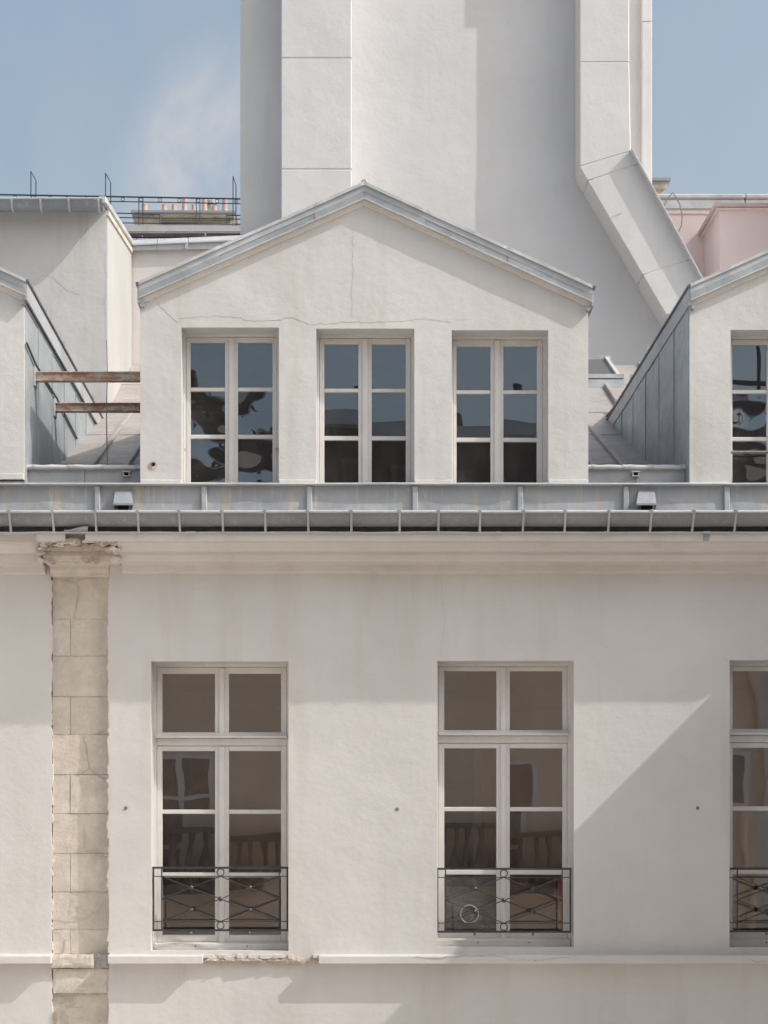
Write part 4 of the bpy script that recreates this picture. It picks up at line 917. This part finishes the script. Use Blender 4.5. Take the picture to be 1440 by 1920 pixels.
# ------------------------------------------------------------------ neighbours out of frame: the wing that throws the diagonal shade, the facade across the court, a left wing added for bounced light
wg = thing('side_wing', (8, -2, 0), 'cream side wing closing the courtyard on the right, shading the wall', 'building')
xw2 = XEND; ze = Z(1006, 0)
MB().box(xw2, 13, -3.6, -.002, 0, ze-.12).build('wall', M['facade'], wg)
MB().box(xw2-.0, 13, -3.6, -.004, ze-.119, ze).build('eaves', M['cornice'], wg)
MB().prism([(xw2, -3.6, ze+.004), (xw2, -.006, ze+.004), (xw2+5, -.006, ze+3.2), (xw2+5, -3.6, ze+3.2)], (0, 0, .04)).build('roof', M['zinc'], wg)
for yy in (-1.8,):
    for zz in (2.0, 6.0):
        MB().box(xw2-.02, xw2+.05, yy-.6, yy+.6, zz-.2, zz+2.1).build('window', M['white'], wg)
        for s in (-1, 1): MB().box(xw2-.03, xw2-.018, yy+s*.29-.24, yy+s*.29+.24, zz-.1, zz+2.0).build('pane', M['slate'], wg)
op = thing('opposite_building', (0, -16, 0), 'cream building across the courtyard mirrored in the window panes', 'building')
lw2 = thing('left_bounce_wing', (-13, -7, 0), 'cream wing added on the left to bounce sunlight into the courtyard', 'building')  # unseen wing, added so its sunlit wall throws warm light back
MB().box(-15, -9.6, -14, -.002, 0, ZC+2.4).build('wall', M['facade'], lw2)
MB().prism([(-9.6, -14, ZC+2.404), (-9.6, -.006, ZC+2.404), (-14, -.006, ZC+5), (-14, -14, ZC+5)], (0, 0, .04)).build('roof', M['zinc'], lw2)
yo = -15.6; ztop = ZC+7.4
zm_ = ZC+5.2
MB().box(-16, 12, yo-6, yo, 0, zm_).build('wall', M['opposite'], op)
MB().box(-16, 12, yo-5.9, yo-.06, zm_+.002, ztop).build('mansard', M['tiles'], op)
for k in range(34): MB().box(-15.6+k*.8, -15.55+k*.8, yo-.058, yo-.02, zm_+.01, ztop-.01).build('mansard_seam', M['slate'], op)
MB().box(-16, 12, yo-.1, yo+.22, ztop, ztop+.25).build('cornice', M['zinc'], op)
MB().prism([(-16, yo+.1, ztop+.25), (12, yo+.1, ztop+.25), (12, yo-3, ztop+.9), (-16, yo-3, ztop+.9)], (0, 0, .05)).build('roof', M['zinc'], op)
for xd in (-2.0, -.3, 1.2, 2.9, 4.6):
    MB().box(xd-.35, xd+.35, yo-.3, yo+.02, zm_+.9, zm_+1.75).build('dormer_front', M['balus'], op)
    MB().box(xd-.25, xd+.25, yo+.021, yo+.03, zm_+1.0, zm_+1.65).build('pane', M['tiles'], op)
for (xa, xb, h) in ((-3.1, -2.45, 1.25), (.6, 1.5, .75), (3.2, 3.55, .7)):
    s = MB().box(xa, xb, yo-1.6, yo-.9, ztop+.3, ztop+h).build('chimney', M['tiles'], op)
    for k in range(max(1, int((xb-xa)/.4))): MB().lathe((xa+.2+k*.4, yo-1.2, ztop+h), [(.12, 0), (.10, .35), (.12, .4)], 10).build('chimney_pot', M['tiles'], s)
for xc in (-6.6, -2.9, 3.0, 6.4):
    for zf in (ZC-4.6, ZC-.75):
        MB().box(xc-.62, xc+.62, yo+.001, yo+.03, zf, zf+2.5).build('window', M['white'], op)
        for s in (-1, 1):
            for k in range(3): MB().box(xc+s*.29-.24, xc+s*.29+.24, yo+.03, yo+.036, zf+.1+k*.8, zf+.82+k*.8).build('pane', M['oppane'], op)
zf = ZC-.62
for (xa, xb) in ((-5.2, -.9), (1.0, 5.2)):
    m = MB().box(xa, xb, yo+.16, yo+.32, zf+.95, zf+1.07).box(xa, xb, yo+.02, yo+.42, zf-.1, zf+.08)
    k = xa+.12
    while k < xb-.05: m.lathe((k, yo+.24, zf+.08), [(.06, 0), (.05, .05), (.085, .25), (.035, .6), (.06, .87)], 8); k += .24
    m.build('balustrade', M['balus'], op)
MB().tube([(7.3, yo+.12, .1), (7.3, yo+.12, ZC+2.75)], .07, 10).lathe((7.3, yo+.12, ZC+2.7), [(.08, 0), (.12, .1), (.17, .3), (.17, .36)], 10).tube([(7.3, yo+.12, ZC+3.0), (7.25, yo+.12, ZC+3.3), (7.0, yo+.12, ZC+3.7), (7.0, yo+.12, ZC+5)], .05, 8).build('downpipe', M['opposite'], op, smooth=True)
# scaffold frame on the opposite roof that shows in the right dormer's panes
sf = thing('scaffold', (8.4, -17, ztop+.5), 'dark tube scaffold on the opposite roof, mirrored in the right dormer window', 'scaffold')
for k in range(6): MB().tube([(6.6+k*.7, -16.3, ztop+.4), (6.7+k*.7, -16.3, ztop+5.2)], .04, 6).build('standard', M['scaff'], sf)
for k in range(4): MB().tube([(6.3, -16.3, ztop+1.0+k*1.2), (10.6, -16.3, ztop+1.1+k*1.2)], .04, 6).build('ledger', M['scaff'], sf)
MB().tube([(6.6, -16.3, ztop+.6), (9.6, -16.3, ztop+4.6)], .04, 6).build('brace', M['scaff'], sf)
